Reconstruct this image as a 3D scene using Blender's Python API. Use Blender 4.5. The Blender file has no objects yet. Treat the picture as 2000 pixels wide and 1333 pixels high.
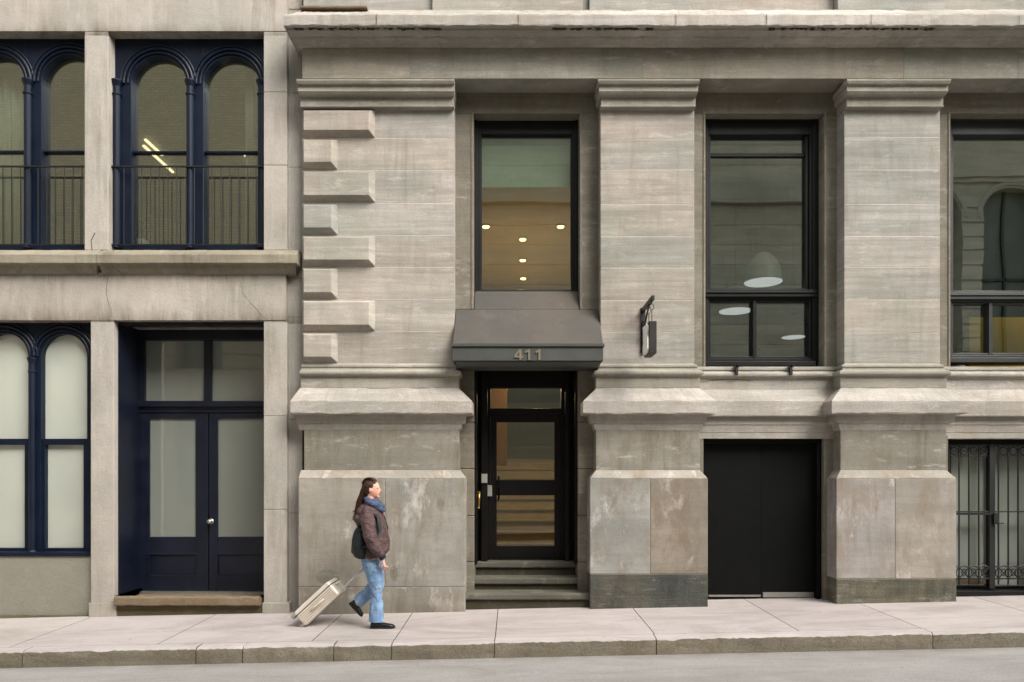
import bpy, bmesh, math, random
from mathutils import Vector, noise as mnoise
random.seed(7)
R = math.radians
sc = bpy.context.scene
# ------------------------------------------------------------------ camera
D, F, YH, ZC = 9.0, 1440.0, 930.0, 1.61       # camera distance to facade plane, focal in photo px, horizon row, eye height
cam_d = bpy.data.cameras.new('camera'); cam = bpy.data.objects.new('camera', cam_d)
sc.collection.objects.link(cam); sc.camera = cam
cam.location = (0, -D, ZC); cam.rotation_euler = (R(90), 0, 0)
cam_d.sensor_width = 36; cam_d.lens = F/2000*36; cam_d.shift_y = (YH-666.5)/2000
cam_d.clip_start = .1; cam_d.clip_end = 2000
# ------------------------------------------------------------------ world, sun, exposure
SUN_EL, SUN_AZ = 45, 44        # elevation; azimuth to the right of the camera's back
w = bpy.data.worlds.new('World'); sc.world = w; w.use_nodes = True
nt = w.node_tree; bg = nt.nodes['Background']
sky = nt.nodes.new('ShaderNodeTexSky'); sky.sky_type = 'NISHITA'; sky.sun_disc = False
sky.sun_elevation = R(SUN_EL); sky.sun_rotation = R(180-SUN_AZ)
sky.dust_density = 3; sky.ozone_density = .6
hs = nt.nodes.new('ShaderNodeHueSaturation'); hs.inputs['Saturation'].default_value = .28
nt.links.new(sky.outputs[0], hs.inputs['Color']); nt.links.new(hs.outputs[0], bg.inputs[0])
bg.inputs[1].default_value = .135
sl = bpy.data.lights.new('sun', 'SUN'); so = bpy.data.objects.new('sun', sl); sc.collection.objects.link(so)
sl.energy = 1.5; sl.angle = R(34); sl.color = (1, .95, .89)
dirv = Vector((math.sin(R(SUN_AZ))*math.cos(R(SUN_EL)), -math.cos(R(SUN_AZ))*math.cos(R(SUN_EL)), math.sin(R(SUN_EL))))
so.rotation_euler = dirv.to_track_quat('Z', 'Y').to_euler()
sc.view_settings.view_transform = 'Standard'; sc.view_settings.look = 'None'
sc.view_settings.exposure = 1.40; sc.view_settings.gamma = 1
sc.render.engine = 'CYCLES'
sc.cycles.max_bounces = 8; sc.cycles.transparent_max_bounces = 12; sc.cycles.sample_clamp_indirect = 4
# ------------------------------------------------------------------ helpers
def X(px, Y=0): return (px-1000)/F*(D+Y)
def Z(py, Y=0): return ZC+(YH-py)/F*(D+Y)
def lin(c):
    c = c/255; return c/12.92 if c <= .04045 else ((c+.055)/1.055)**2.4
def C(r, g, b, k=1): return (lin(r)*k, lin(g)*k, lin(b)*k, 1)
WHITE = (1, 1, 1)
class MB:
    def __init__(s): s.v=[]; s.f=[]; s.c=[]; s.m=[]
    def face(s, pts, col=WHITE, m=0):
        i=len(s.v); s.v += [tuple(p) for p in pts]; s.f.append(tuple(range(i,i+len(pts)))); s.c.append(col); s.m.append(m)
    def grid(s, rings, close=True, col=WHITE, m=0, capa=False, capb=False):
        b=len(s.v); n=len(rings[0])
        for r in rings: s.v += [tuple(p) for p in r]
        for i in range(len(rings)-1):
            for j in range(n if close else n-1):
                k=(j+1)%n
                s.f.append((b+i*n+j, b+i*n+k, b+(i+1)*n+k, b+(i+1)*n+j)); s.c.append(col); s.m.append(m)
        if capa: s.f.append(tuple(b+j for j in reversed(range(n)))); s.c.append(col); s.m.append(m)
        if capb: s.f.append(tuple(b+(len(rings)-1)*n+j for j in range(n))); s.c.append(col); s.m.append(m)
    def box(s, x0,x1,y0,y1,z0,z1, col=WHITE, m=0):
        a=[(x0,y0,z0),(x1,y0,z0),(x1,y1,z0),(x0,y1,z0)]; b=[(x,y,z1) for x,y,z in a]
        s.grid([a,b], True, col, m, True, True)
    def pbox(s, p0,p1,q0,q1,Yf,Yb, col=WHITE, m=0):   # photo px of the front face
        s.box(X(p0,Yf),X(p1,Yf),Yf,Yb,Z(q1,Yf),Z(q0,Yf),col,m)
    def stack(s, x0,x1,yb,lv, col=WHITE, m=0, nx=1, jit=0, kl=1, kr=1):
        # lv: (z, side overhang, yf) bottom to top or reverse
        rings=[]
        for k,(z,o,yf) in enumerate(lv):
            a=x0-o*kl; b=x1+o*kr; r=[]
            for i in range(nx+1):
                x=a+(b-a)*i/nx
                jz=jit*mnoise.noise(Vector((x*7,k*3.1,z)))*1.0+jit*.8*mnoise.noise(Vector((x*31,k*5.1,z))) if jit else 0
                jy=jit*.7*mnoise.noise(Vector((x*9,k*3.1+9,z))) if jit else 0
                r.append((x,yf+jy,z+jz))
            r += [(b,yb,z),(a,yb,z)]; rings.append(r)
        up = lv[-1][0]>lv[0][0]
        if not up: rings=rings[::-1]
        s.grid(rings,True,col,m,True,True)
    def prism(s, poly, x0, x1, col=WHITE, m=0):       # poly in (y,z), extruded along x
        s.grid([[(x0,y,z) for y,z in poly],[(x1,y,z) for y,z in poly]],True,col,m,True,True)
    def prismy(s, poly, y0, y1, col=WHITE, m=0):      # poly in (x,z), extruded along y
        s.grid([[(x,y0,z) for x,z in poly],[(x,y1,z) for x,z in poly]],True,col,m,True,True)
    def tube(s, pts, rad, n=8, col=WHITE, m=0, closed=False):
        pts=[Vector(p) for p in pts]; rings=[]
        for i,p in enumerate(pts):
            a=pts[i-1] if i>0 else (pts[-1] if closed else p); b=pts[(i+1)%len(pts)] if (i<len(pts)-1 or closed) else p
            t=(b-a).normalized(); u=t.cross(Vector((0,0,1)))
            if u.length<.05: u=t.cross(Vector((0,1,0)))
            u.normalize(); v=t.cross(u); r=rad[i] if isinstance(rad,(list,tuple)) else rad
            rx,ry=(r if isinstance(r,(list,tuple)) else (r,r))
            rings.append([p+u*math.cos(2*math.pi*k/n)*rx+v*math.sin(2*math.pi*k/n)*ry for k in range(n)])
        if closed: rings.append(rings[0])
        s.grid(rings,True,col,m,not closed,not closed)
    def lathe(s, c, prof, n=16, col=WHITE, m=0):      # prof (r,z) about vertical axis
        s.grid([[(c[0]+r*math.cos(2*math.pi*k/n),c[1]+r*math.sin(2*math.pi*k/n),c[2]+z) for k in range(n)] for r,z in prof],True,col,m,True,True)
    def ell(s, c, r, n=16, k=10, col=WHITE, m=0):
        s.grid([[(c[0]+r[0]*math.sin(math.pi*i/k)*math.cos(2*math.pi*j/n),c[1]+r[1]*math.sin(math.pi*i/k)*math.sin(2*math.pi*j/n),c[2]-r[2]*math.cos(math.pi*i/k)) for j in range(n)] for i in [.02]+list(range(1,k))+[k-.02]],True,col,m,True,True)
    def ribbon(s, pts, y, wd, m=0):
        P=[Vector((a,y,b)) for a,b in pts]
        for a,b in zip(P,P[1:]):
            d=(b-a).normalized(); q=Vector((-d.z,0,d.x))*wd/2*random.uniform(.6,1.2)
            s.face([a-q,b-q,b+q,a+q],WHITE,m)
    def build(s, name, mats, parent=None, bevel=0, smooth=False, segs=2, recalc=True):
        me=bpy.data.meshes.new(name); me.from_pydata(s.v,[],s.f)
        at=me.color_attributes.new('blk','FLOAT_COLOR','CORNER'); li=0
        flat=[]
        for f,c in zip(s.f,s.c): flat += [c[0],c[1],c[2],1.0]*len(f)
        at.data.foreach_set('color',flat)
        for mt in (mats if isinstance(mats,(list,tuple)) else [mats]): me.materials.append(mt)
        me.polygons.foreach_set('material_index',s.m)
        if recalc:
            bm=bmesh.new(); bm.from_mesh(me); bmesh.ops.recalc_face_normals(bm,faces=bm.faces); bm.to_mesh(me); bm.free()
        if smooth: me.polygons.foreach_set('use_smooth',[True]*len(me.polygons))
        me.update()
        o=bpy.data.objects.new(name,me); sc.collection.objects.link(o)
        if parent:
            o.parent=parent
            q=parent; off=Vector((0,0,0))
            while q: off+=q.location; q=q.parent
            o.location=-off
        if bevel:
            md=o.modifiers.new('bevel','BEVEL'); md.width=bevel; md.segments=segs; md.limit_method='ANGLE'; md.angle_limit=R(35)
        return o
def tag(o,label,cat,group=None):
    o['label']=label; o['category']=cat
    if group: o['group']=group
    return o
def struct(o): o['kind']='structure'; return o
def thing(name,loc,label,cat,group=None):
    o=bpy.data.objects.new(name,None); sc.collection.objects.link(o); o.location=loc; o.empty_display_size=.1
    return tag(o,label,cat,group)
# ------------------------------------------------------------------ materials
class N:
    def __init__(s,name):
        s.mat=bpy.data.materials.new(name); s.mat.use_nodes=True; s.t=s.mat.node_tree; s.b=s.t.nodes['Principled BSDF']
        s.out=s.t.nodes['Material Output']
    def n(s,t,**k):
        q=s.t.nodes.new('ShaderNode'+t)
        for a,b in k.items(): setattr(q,a,b)
        return q
    def l(s,a,b): s.t.links.new(a,b)
    def pos(s,scale=(1,1,1),off=(0,0,0)):
        g=s.n('NewGeometry'); m=s.n('Mapping'); m.inputs['Scale'].default_value=scale; m.inputs['Location'].default_value=off
        s.l(g.outputs['Position'],m.inputs['Vector']); return m.outputs[0]
    def bpos(s,scale=(1,1,1),off=(0,0,0)):
        g=s.n('NewGeometry'); a=s.n('VertexColor'); a.layer_name='blk'; q=s.n('VectorMath',operation='MULTIPLY_ADD')
        s.l(a.outputs[0],q.inputs[0]); q.inputs[1].default_value=(61,0,43); s.l(g.outputs['Position'],q.inputs[2])
        m=s.n('Mapping'); m.inputs['Scale'].default_value=scale; m.inputs['Location'].default_value=off
        s.l(q.outputs[0],m.inputs['Vector']); return m.outputs[0]
    def noise(s,vec,scale=1,detail=5,rough=.6,dist=0):
        q=s.n('TexNoise'); q.inputs['Scale'].default_value=scale; q.inputs['Detail'].default_value=detail
        q.inputs['Roughness'].default_value=rough; q.inputs['Distortion'].default_value=dist
        s.l(vec,q.inputs['Vector']); return q.outputs['Fac']
    def ramp(s,f,a,b,c0=0,c1=1):
        q=s.n('MapRange'); q.inputs[1].default_value=a; q.inputs[2].default_value=b; q.inputs[3].default_value=c0; q.inputs[4].default_value=c1
        s.l(f,q.inputs[0]); return q.outputs[0]
    def math(s,op,a,b=None):
        q=s.n('Math',operation=op)
        for i,v in enumerate((a,b)):
            if v is None: continue
            if isinstance(v,(int,float)): q.inputs[i].default_value=v
            else: s.l(v,q.inputs[i])
        return q.outputs[0]
    def mix(s,f,a,b,mode='MIX'):
        q=s.n('Mix',data_type='RGBA',blend_type=mode)
        if isinstance(f,(int,float)): q.inputs[0].default_value=f
        else: s.l(f,q.inputs[0])
        for i,v in ((6,a),(7,b)):
            if isinstance(v,tuple): q.inputs[i].default_value=v
            else: s.l(v,q.inputs[i])
        return q.outputs[2]
    def gray(s,f):
        q=s.n('CombineColor'); [s.l(f,q.inputs[i]) for i in range(3)]; return q.outputs[0]
    def bump(s,h,strength=.4,dist=.01):
        q=s.n('Bump'); q.inputs['Strength'].default_value=strength; q.inputs['Distance'].default_value=dist
        s.l(h,q.inputs['Height']); s.l(q.outputs[0],s.b.inputs['Normal'])
def stone(name,ca,cb,bed=.22,streak=.35,dark=None,stain=None,pale=.25,bumpk=.5,seed=0,speck=.16,blot=1.0,rough=.9,mott=0,palesc=None):
    m=N(name)
    big=m.noise(m.pos((.8*blot,.8*blot,.8*blot),(seed,seed*2,3)),1,6,.62)
    col=m.mix(m.ramp(big,.36,.64),ca,cb)
    if bed:
        b1=m.noise(m.bpos((.7,.7,16),(seed,0,0)),1,7,.68,.8)
        col=m.mix(1.0,col,m.gray(m.ramp(b1,.25,.75,1-bed,1+bed)),'MULTIPLY')
        b3=m.noise(m.bpos((.55,.55,4.2),(seed+3,0,0)),1,6,.6,.6)
        col=m.mix(m.ramp(b3,.38,.62),col,m.mix(1.0,col,(.80,.81,.81,1),'MULTIPLY'))
    if mott:
        b2=m.noise(m.bpos((3.6,3.6,1.5),(seed,4,1)),1,9,.74,.2)
        col=m.mix(m.ramp(b2,.47,.62,0,mott),col,(ca[0]*.66,ca[1]*.62,ca[2]*.56,1))
    dk = dark or C(88,78,62)
    if streak:
        v1=m.noise(m.pos((8,8,.9),(seed+5,0,0)),1,7,.62,.9)
        v2=m.noise(m.pos((1.3,1.3,1.0),(seed+9,0,0)),1,4,.6)
        f=m.math('MULTIPLY',m.ramp(v1,.45,.72),m.ramp(v2,.42,.66))
        col=m.mix(m.math('MULTIPLY',f,streak),col,dk)
    if pale:
        p1=m.noise(m.bpos(palesc or ((2.6,2.6,9) if bed>.1 else (3.6,3.6,1.7)),(seed+2,1,7)),1,9,.74,.15)
        col=m.mix(m.ramp(p1,.56,.68,0,pale),col,C(214,208,200,.8))
    if stain:
        g=m.n('NewGeometry'); sp=m.n('SeparateXYZ'); m.l(g.outputs['Position'],sp.inputs[0])
        for (z0,z1,k) in stain:
            fall=m.ramp(sp.outputs[2],z0,z1,1,0)
            lo=m.n('Math',operation='GREATER_THAN'); m.l(sp.outputs[2],lo.inputs[0]); lo.inputs[1].default_value=min(z0,z1)-.02
            hi=m.n('Math',operation='LESS_THAN'); m.l(sp.outputs[2],hi.inputs[0]); hi.inputs[1].default_value=max(z0,z1)
            sn=m.noise(m.pos((4,4,.7),(seed+1,0,0)),1,8,.7,.8)
            f=m.math('MULTIPLY',m.math('MULTIPLY',lo.outputs[0],hi.outputs[0]),fall)
            f=m.math('MULTIPLY',m.ramp(m.math('ADD',m.math('MULTIPLY',f,.22),sn),.50,.85),f)
            col=m.mix(m.math('MULTIPLY',f,k),col,C(84,74,54))
    sp1=m.noise(m.bpos((1,1,1),(seed,0,0)),70,4,.7)
    col=m.mix(1.0,col,m.gray(m.ramp(sp1,.3,.7,1-speck,1+speck)),'MULTIPLY')
    vo=m.n('TexVoronoi'); vo.inputs['Scale'].default_value=9; m.l(m.pos((1,1,1.6)),vo.inputs['Vector'])
    col=m.mix(m.ramp(vo.outputs['Distance'],.03,.06,.55,0),col,C(60,52,42))
    if name in ('sidewalk_concrete','road_asphalt'):
        v3=m.n('TexVoronoi'); v3.inputs['Scale'].default_value=3.1; v3.inputs['Randomness'].default_value=1; m.l(m.pos((1,1,.1)),v3.inputs['Vector'])
        col=m.mix(m.ramp(v3.outputs['Distance'],.035,.06,.45,0),col,C(96,90,84))
        st=m.noise(m.pos((.5,1.6,1),(3,1,0)),1,9,.75,1.0)
        col=m.mix(m.ramp(st,.46,.66,0,.42),col,C(132,122,112,.8))
    if name=='road_asphalt':
        g2=m.n('NewGeometry'); s2=m.n('SeparateXYZ'); m.l(g2.outputs['Position'],s2.inputs[0])
        gut=m.math('MULTIPLY',m.ramp(s2.outputs[1],-1.85,-1.62,0,1),m.ramp(m.noise(m.pos((3,3,1)),1,7,.7),.35,.7))
        col=m.mix(m.math('MULTIPLY',gut,.7),col,C(110,100,84,.8))
    at=m.n('VertexColor'); at.layer_name='blk'
    col=m.mix(1.0,col,at.outputs[0],'MULTIPLY')
    m.l(col,m.b.inputs['Base Color']); m.b.inputs['Roughness'].default_value=rough
    m.b.inputs['Specular IOR Level'].default_value=.2
    h=m.math('ADD',m.math('MULTIPLY',sp1,.5),m.noise(m.pos((7,7,11)),1,7,.7,.4))
    m.bump(h,bumpk,.012)
    return m.mat
K=.84
M={}
M['shaft']=stone('limestone_shaft',C(187,178,169,K),C(162,162,152,K),bed=.24,streak=.35,pale=.5,seed=1,mott=.34,bumpk=.35)
M['trim']=stone('limestone_trim',C(179,172,160,K),C(156,153,140,K),bed=.16,streak=.4,pale=.4,seed=3,mott=.4,bumpk=.35)
M['ledge']=stone('limestone_ledge',C(198,190,181,K),C(170,166,156,K),bed=.14,streak=.35,pale=.55,seed=4,mott=.6,bumpk=.4)
M['plinth']=stone('limestone_plinth',C(174,168,158,K),C(153,150,141,K),bed=.05,streak=.75,dark=C(110,98,80,.9),pale=.85,seed=6,mott=1.0,speck=.14,bumpk=.4,blot=1.6,stain=[(-.15,.3,.7)])
M['dado']=stone('limestone_dado',C(161,155,143,K),C(142,139,127,K),bed=.12,streak=.7,pale=.6,seed=8,mott=.9,speck=.14,bumpk=.4)
M['darkstone']=stone('dark_base_stone',C(88,92,88,K),C(104,100,88,K),bed=.3,streak=.7,dark=C(48,50,46),pale=.25,seed=11,mott=.7,speck=.3,bumpk=.9,blot=2)
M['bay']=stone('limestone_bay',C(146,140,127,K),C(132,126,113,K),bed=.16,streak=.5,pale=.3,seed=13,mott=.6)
M['left']=stone('left_stone',C(194,186,177,K),C(168,166,157,K),bed=0,streak=.6,dark=C(112,98,78),pale=.45,seed=15,speck=.1,stain=[(Z(625),Z(580),.8),(Z(62),Z(30),.8),(Z(535),Z(553),.7)],mott=.25,palesc=(7,7,.9))
M['leftband']=stone('left_band_stone',C(166,158,140,K),C(146,138,120,K),bed=.06,streak=.7,dark=C(74,72,54),pale=.2,seed=17,mott=.5)
M['stucco']=stone('grey_render',C(150,146,134,K),C(138,136,122,K),bed=0,streak=.3,pale=.1,seed=19,speck=.12)
M['mortar']=stone('mortar',C(206,199,190,.95),C(158,152,142,.9),bed=0,streak=.2,pale=.2,seed=21)
M['step']=stone('step_stone',C(122,120,108,K),C(98,96,84,K),bed=.1,streak=.3,pale=.3,seed=23,mott=.4)
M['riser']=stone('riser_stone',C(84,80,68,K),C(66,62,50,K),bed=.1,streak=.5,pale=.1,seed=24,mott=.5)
M['brown']=stone('brown_sill_stone',C(142,128,108,K),C(136,114,90,K),bed=.15,streak=.4,pale=.2,seed=25,mott=.5,bumpk=.9)
M['walk']=stone('sidewalk_concrete',C(192,183,179,.88),C(182,174,169,.88),bed=0,streak=0,pale=.15,seed=27,speck=.1,bumpk=.25,mott=.10)
M['kerbface']=stone('kerb_face',C(152,144,128,K),C(128,121,107,K),bed=.2,streak=.5,pale=.15,seed=29,mott=.7,speck=.3,bumpk=1)
M['road']=stone('road_asphalt',C(166,163,158,.9),C(158,155,151,.9),bed=0,streak=0,pale=.08,seed=31,speck=.22,bumpk=.35,mott=.08)
M['opp']=stone('opposite_stone',C(178,172,154),C(160,155,138),bed=.1,streak=.4,pale=.2,seed=33,blot=.3)
M['rubble']=stone('rubble',C(118,108,84,K),C(92,84,62,K),bed=.35,streak=.4,pale=.1,seed=35,mott=.9,bumpk=1)
def solid(name,c,rough=.5,metal=0,var=.12,nscale=6,spec=.5,bumpk=0,coat=0):
    m=N(name); f=m.noise(m.pos(),nscale,6,.65)
    col=m.mix(1.0,c,m.gray(m.ramp(f,.3,.7,1-var,1+var)),'MULTIPLY')
    m.l(col,m.b.inputs['Base Color']); m.b.inputs['Metallic'].default_value=metal
    m.l(m.ramp(f,.3,.7,max(0,rough-.08),rough+.08),m.b.inputs['Roughness'])
    m.b.inputs['Specular IOR Level'].default_value=spec; m.b.inputs['Coat Weight'].default_value=coat
    if bumpk: m.bump(m.noise(m.pos(),nscale*8,4,.6),bumpk,.004)
    return m.mat
M['blue']=solid('navy_paint',C(18,30,50,.62),.45,var=.25,nscale=3,bumpk=.1,spec=.25)
M['bluedk']=solid('dark_navy_paint',C(11,19,38,.7),.42,var=.3,nscale=3,bumpk=.1)
M['black']=solid('black_paint',C(22,24,22,.45),.6,var=.3,bumpk=.15,spec=.12)
M['brownblack']=solid('bronze_black',C(22,18,14,.4),.5,spec=.25,var=.2)
M['frame']=solid('charcoal_frame',C(50,54,52,.5),.5,var=.15)
M['framedk']=solid('dark_window_frame',C(32,34,32,.45),.5,var=.15,spec=.25)
M['iron']=solid('wrought_iron',C(24,26,25,.6),.55,var=.3,bumpk=.3)
M['steel']=solid('steel',C(165,165,160),.35,metal=.8)
M['brass']=solid('brass',C(176,142,70),.35,metal=.8)
M['canopy']=stone('canopy_metal',C(88,81,74),C(74,73,69),bed=0,streak=.5,dark=C(60,54,48),pale=.06,seed=41,speck=.05,bumpk=.08,rough=.7)
M['canopyf']=solid('canopy_fascia',C(66,68,64),.6,metal=0,var=.15,nscale=5)
M['digits']=solid('number_metal',C(128,120,102),.45,metal=.3)
M['plate']=solid('grey_plastic',C(150,150,140),.5)
M['signwood']=solid('sign_dark',C(36,30,24,.7),.55,var=.25,bumpk=.2)
M['signface']=solid('sign_face_white',C(235,232,224),.6,var=.03)
M['void']=solid('dark_interior',C(40,38,32),.9)
M['intgrey']=solid('interior_grey_wall',C(120,120,110),.9,var=.1,nscale=.8)
M['intdark']=solid('interior_dark_wall',C(100,104,96),.9,var=.2,nscale=.6)
M['intfloor']=solid('interior_floor',C(150,130,100),.7)
M['ceilwood']=solid('warm_ceiling',C(150,132,98),.8,var=.08,nscale=1.2)
M['mint']=solid('mint_reflection',C(168,180,160),.7,var=.05)
M['yellow']=solid('yellow_wall',C(196,164,40),.7,var=.15,nscale=2)
M['stairwood']=solid('stair_wood',C(178,156,124),.5,var=.1)
M['orangewall']=solid('orange_wall',C(214,140,40),.7,var=.06)
M['rubber']=solid('rubber',C(24,24,24),.7)
M['white']=solid('white_plastic',C(220,218,214),.5)
def emis(name,c,k):
    m=N(name); m.b.inputs['Base Color'].default_value=c; m.b.inputs['Emission Color'].default_value=c; m.b.inputs['Emission Strength'].default_value=k; return m.mat
M['warmlamp']=emis('warm_lamp',(1,.72,.25,1),3.2)
M['linelamp']=emis('linear_lamp',(1,.82,.5,1),1.0)
M['lampdisc']=emis('pendant_diffuser',(.80,.78,.84,1),.42)
M['shade']=solid('pendant_shade',C(150,150,146),.5)
def glass(name,refl=.22,tint=(.82,.86,.82,1),wav=.25,rough=0,diff=None,dk=0):
    m=N(name); t=m.t
    tr=m.n('BsdfTransparent'); tr.inputs[0].default_value=tint
    gl=m.n('BsdfGlossy'); gl.inputs['Roughness'].default_value=rough; gl.inputs[0].default_value=(.95,1,.97,1)
    lw=m.n('LayerWeight'); lw.inputs[0].default_value=.15
    f=m.math('ADD',m.math('MULTIPLY',lw.outputs['Fresnel'],.8),refl)
    bp=m.n('Bump'); bp.inputs['Strength'].default_value=wav; bp.inputs['Distance'].default_value=.004
    m.l(m.noise(m.pos((1,1,1)),1.7,1,.4),bp.inputs['Height']); m.l(bp.outputs[0],gl.inputs['Normal'])
    mx=m.n('MixShader'); m.l(f,mx.inputs[0]); m.l(gl.outputs[0],mx.inputs[2])
    if diff:
        df=m.n('BsdfDiffuse')
        fn=m.noise(m.pos((1,1,.7)),.9,3,.5)
        m.l(m.mix(1.0,diff,m.gray(m.ramp(fn,.3,.7,.9,1.1)),'MULTIPLY'),df.inputs[0])
        m2=m.n('MixShader'); m2.inputs[0].default_value=dk; m.l(tr.outputs[0],m2.inputs[1]); m.l(df.outputs[0],m2.inputs[2]); m.l(m2.outputs[0],mx.inputs[1])
    else: m.l(tr.outputs[0],mx.inputs[1])
    m.l(mx.outputs[0],m.out.inputs[0]); return m.mat
M['glass']=glass('window_glass',.26,wav=.12)
M['softglass']=glass('clear_window_glass',.20,wav=.12)
M['glassw']=glass('wavy_glass',.28,wav=.22)
M['doorglass']=glass('door_glass',.10,wav=.15)
M['frost']=glass('frosted_glass',.17,diff=C(198,202,190,.85),dk=1.0,wav=.3)
M['frostmid']=glass('frosted_grey_glass',.14,diff=C(160,166,154,.8),dk=1.0,wav=.3)
M['frostdk']=glass('grey_film_glass',.12,diff=C(136,140,132,.75),dk=1.0,wav=.3)
def cloth(name,ca,cb,scale=30,stretch=(1,1,1),bumpk=.4,rough=.85,bd=.01):
    m=N(name); f=m.noise(m.pos(stretch),scale,6,.65,.4)
    m.l(m.mix(m.ramp(f,.35,.65),ca,cb),m.b.inputs['Base Color']); m.b.inputs['Roughness'].default_value=rough
    m.b.inputs['Specular IOR Level'].default_value=.25; m.bump(f,bumpk,bd); return m.mat
M['jacket']=cloth('jacket_nylon',C(102,80,78),C(72,56,55),14,(1,1,3.0),.7,.5,.03)
M['jeans']=cloth('denim',C(138,164,192),C(98,130,166),10,(1.3,1.3,.35),.6,.85,.015)
M['scarf']=cloth('scarf_knit',C(84,98,122),C(52,62,82),40,(1,1,2),.6)
M['hair']=cloth('brown_hair',C(70,46,30),C(34,22,15),60,(1,1,.12),.6,.5)
M['skin']=cloth('skin',C(222,176,156),C(206,152,132),9,(1,1,1),.05,.55)
M['pack']=cloth('backpack_fabric',C(44,50,52),C(24,27,29),12,(1,1,1),.5,.55,.02)
M['shoe']=solid('black_leather',C(20,20,20),.3)
M['case']=solid('champagne_shell',C(216,207,192),.4,metal=.15,var=.06)
M['casegroove']=solid('shell_groove',C(168,158,140),.5)
M['curtain']=cloth('white_curtain',C(206,206,190),C(190,190,172),6,(1,1,.1),.1)
M['leaf']=cloth('leaf',C(60,92,52),C(34,60,34),10)

# ------------------------------------------------------------------ ground
SX,SY=.0205,.027
def gz(x,y): return SX*x+SY*min(y,0) if y>-1.62 else SX*x+SY*-1.62
KY=-1.62
def sheet(name,x0,x1,y0,y1,zf,mat,nx=1,ny=1):
    b=MB(); pts=[[(x0+(x1-x0)*i/nx,y0+(y1-y0)*j/ny) for i in range(nx+1)] for j in range(ny+1)]
    b.grid([[(x,y,zf(x,y)) for x,y in r] for r in pts],False); return b.build(name,mat,smooth=True)
roadz=lambda x,y: SX*max(-40,min(40,x))-.044-.165+.018*min(KY-y,4)-.018*max(0,min(KY-y-4,4))
struct(sheet('ground',-600,600,-600,600,lambda x,y:-1.6,M['road']))
struct(sheet('road',-40,40,-10.0,KY-.001,roadz,M['road'],40,30))
b=MB(); js=[-40,-12,-9.6,-8.2,-6.7,-5.15,-3.63,-2.05,-1.2,-.17,1.46,2.94,4.2,5.75,7.4,9,12,40]
for a,c in zip(js,js[1:]):
    t=random.uniform(.95,1.04); tc=(t,t*random.uniform(.985,1.01),t*random.uniform(.98,1.01)); g=.004
    def P(x,y,dz=0): return (x,y,gz(x,y)+dz)
    x0,x1=a+g,c-g
    b.grid([[P(x0,KY+.17),P(x1,KY+.17)],[P(x0,.9),P(x1,.9)]],False,tc)
    b.face([P(x1,KY+.17),P(x1,.9),P(x1,.9,-.03),P(x1,KY+.17,-.03)],tc,1); b.face([P(x0,KY+.17),P(x0,.9),P(x0,.9,-.03),P(x0,KY+.17,-.03)],tc,1)
b.grid([[ (-40,KY+.1,gz(-40,KY)-.02),(40,KY+.1,gz(40,KY)-.02)],[(-40,.9,gz(-40,0)-.02),(40,.9,gz(40,0)-.02)]],False,(.35,.33,.3),1)
struct(b.build('sidewalk',[M['walk'],M['riser']],recalc=False))
b=MB(); kj=[-40,-9,-7.0,-4.9]+[X(p,KY) for p in (383,474,652,765,966,1282,1822)]+[6.5,9,40]
for a,c in zip(kj,kj[1:]):
    n=max(2,min(90,int((c-a)/.035))); t=random.uniform(.88,1.1); tc=(t,t*random.uniform(.98,1.02),t*random.uniform(.95,1.02))
    rows=[]; x0,x1=a+.004,c-.004; dzb=random.uniform(-.004,.004)
    prof=[(.165,0.0),(.04,-.001),(.018,-.006),(.004,-.02),(-.002,-.05),(-.006,-.11),(-.008,-.2)]
    for k,(dy,dz) in enumerate(prof):
        r=[]
        for i in range(n+1):
            x=x0+(x1-x0)*i/n
            j=(.012*mnoise.noise(Vector((x*6,k*.4,1)))+.008*mnoise.noise(Vector((x*26,k*.9,4)))) if 1<k<6 else 0
            jy=(.008*mnoise.noise(Vector((x*8,k*.5,9)))+.005*mnoise.noise(Vector((x*30,k*.8,2)))) if k>0 else 0
            r.append((x,KY+dy+jy,gz(x,KY+max(dy,0))+dz+j*1.2+(dzb if k else 0)))
        rows.append(r)
    b.grid(rows[:4],False,(t,t,t),0); b.grid(rows[3:],False,tc,1)
    for xx in (0,-1):
        b.face([r[xx] for r in rows]+[(rows[-1][xx][0],KY+.165,rows[-1][xx][2])],(.5,.5,.5),1)
struct(b.build('kerb',[M['walk'],M['kerbface']],smooth=True))

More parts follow.
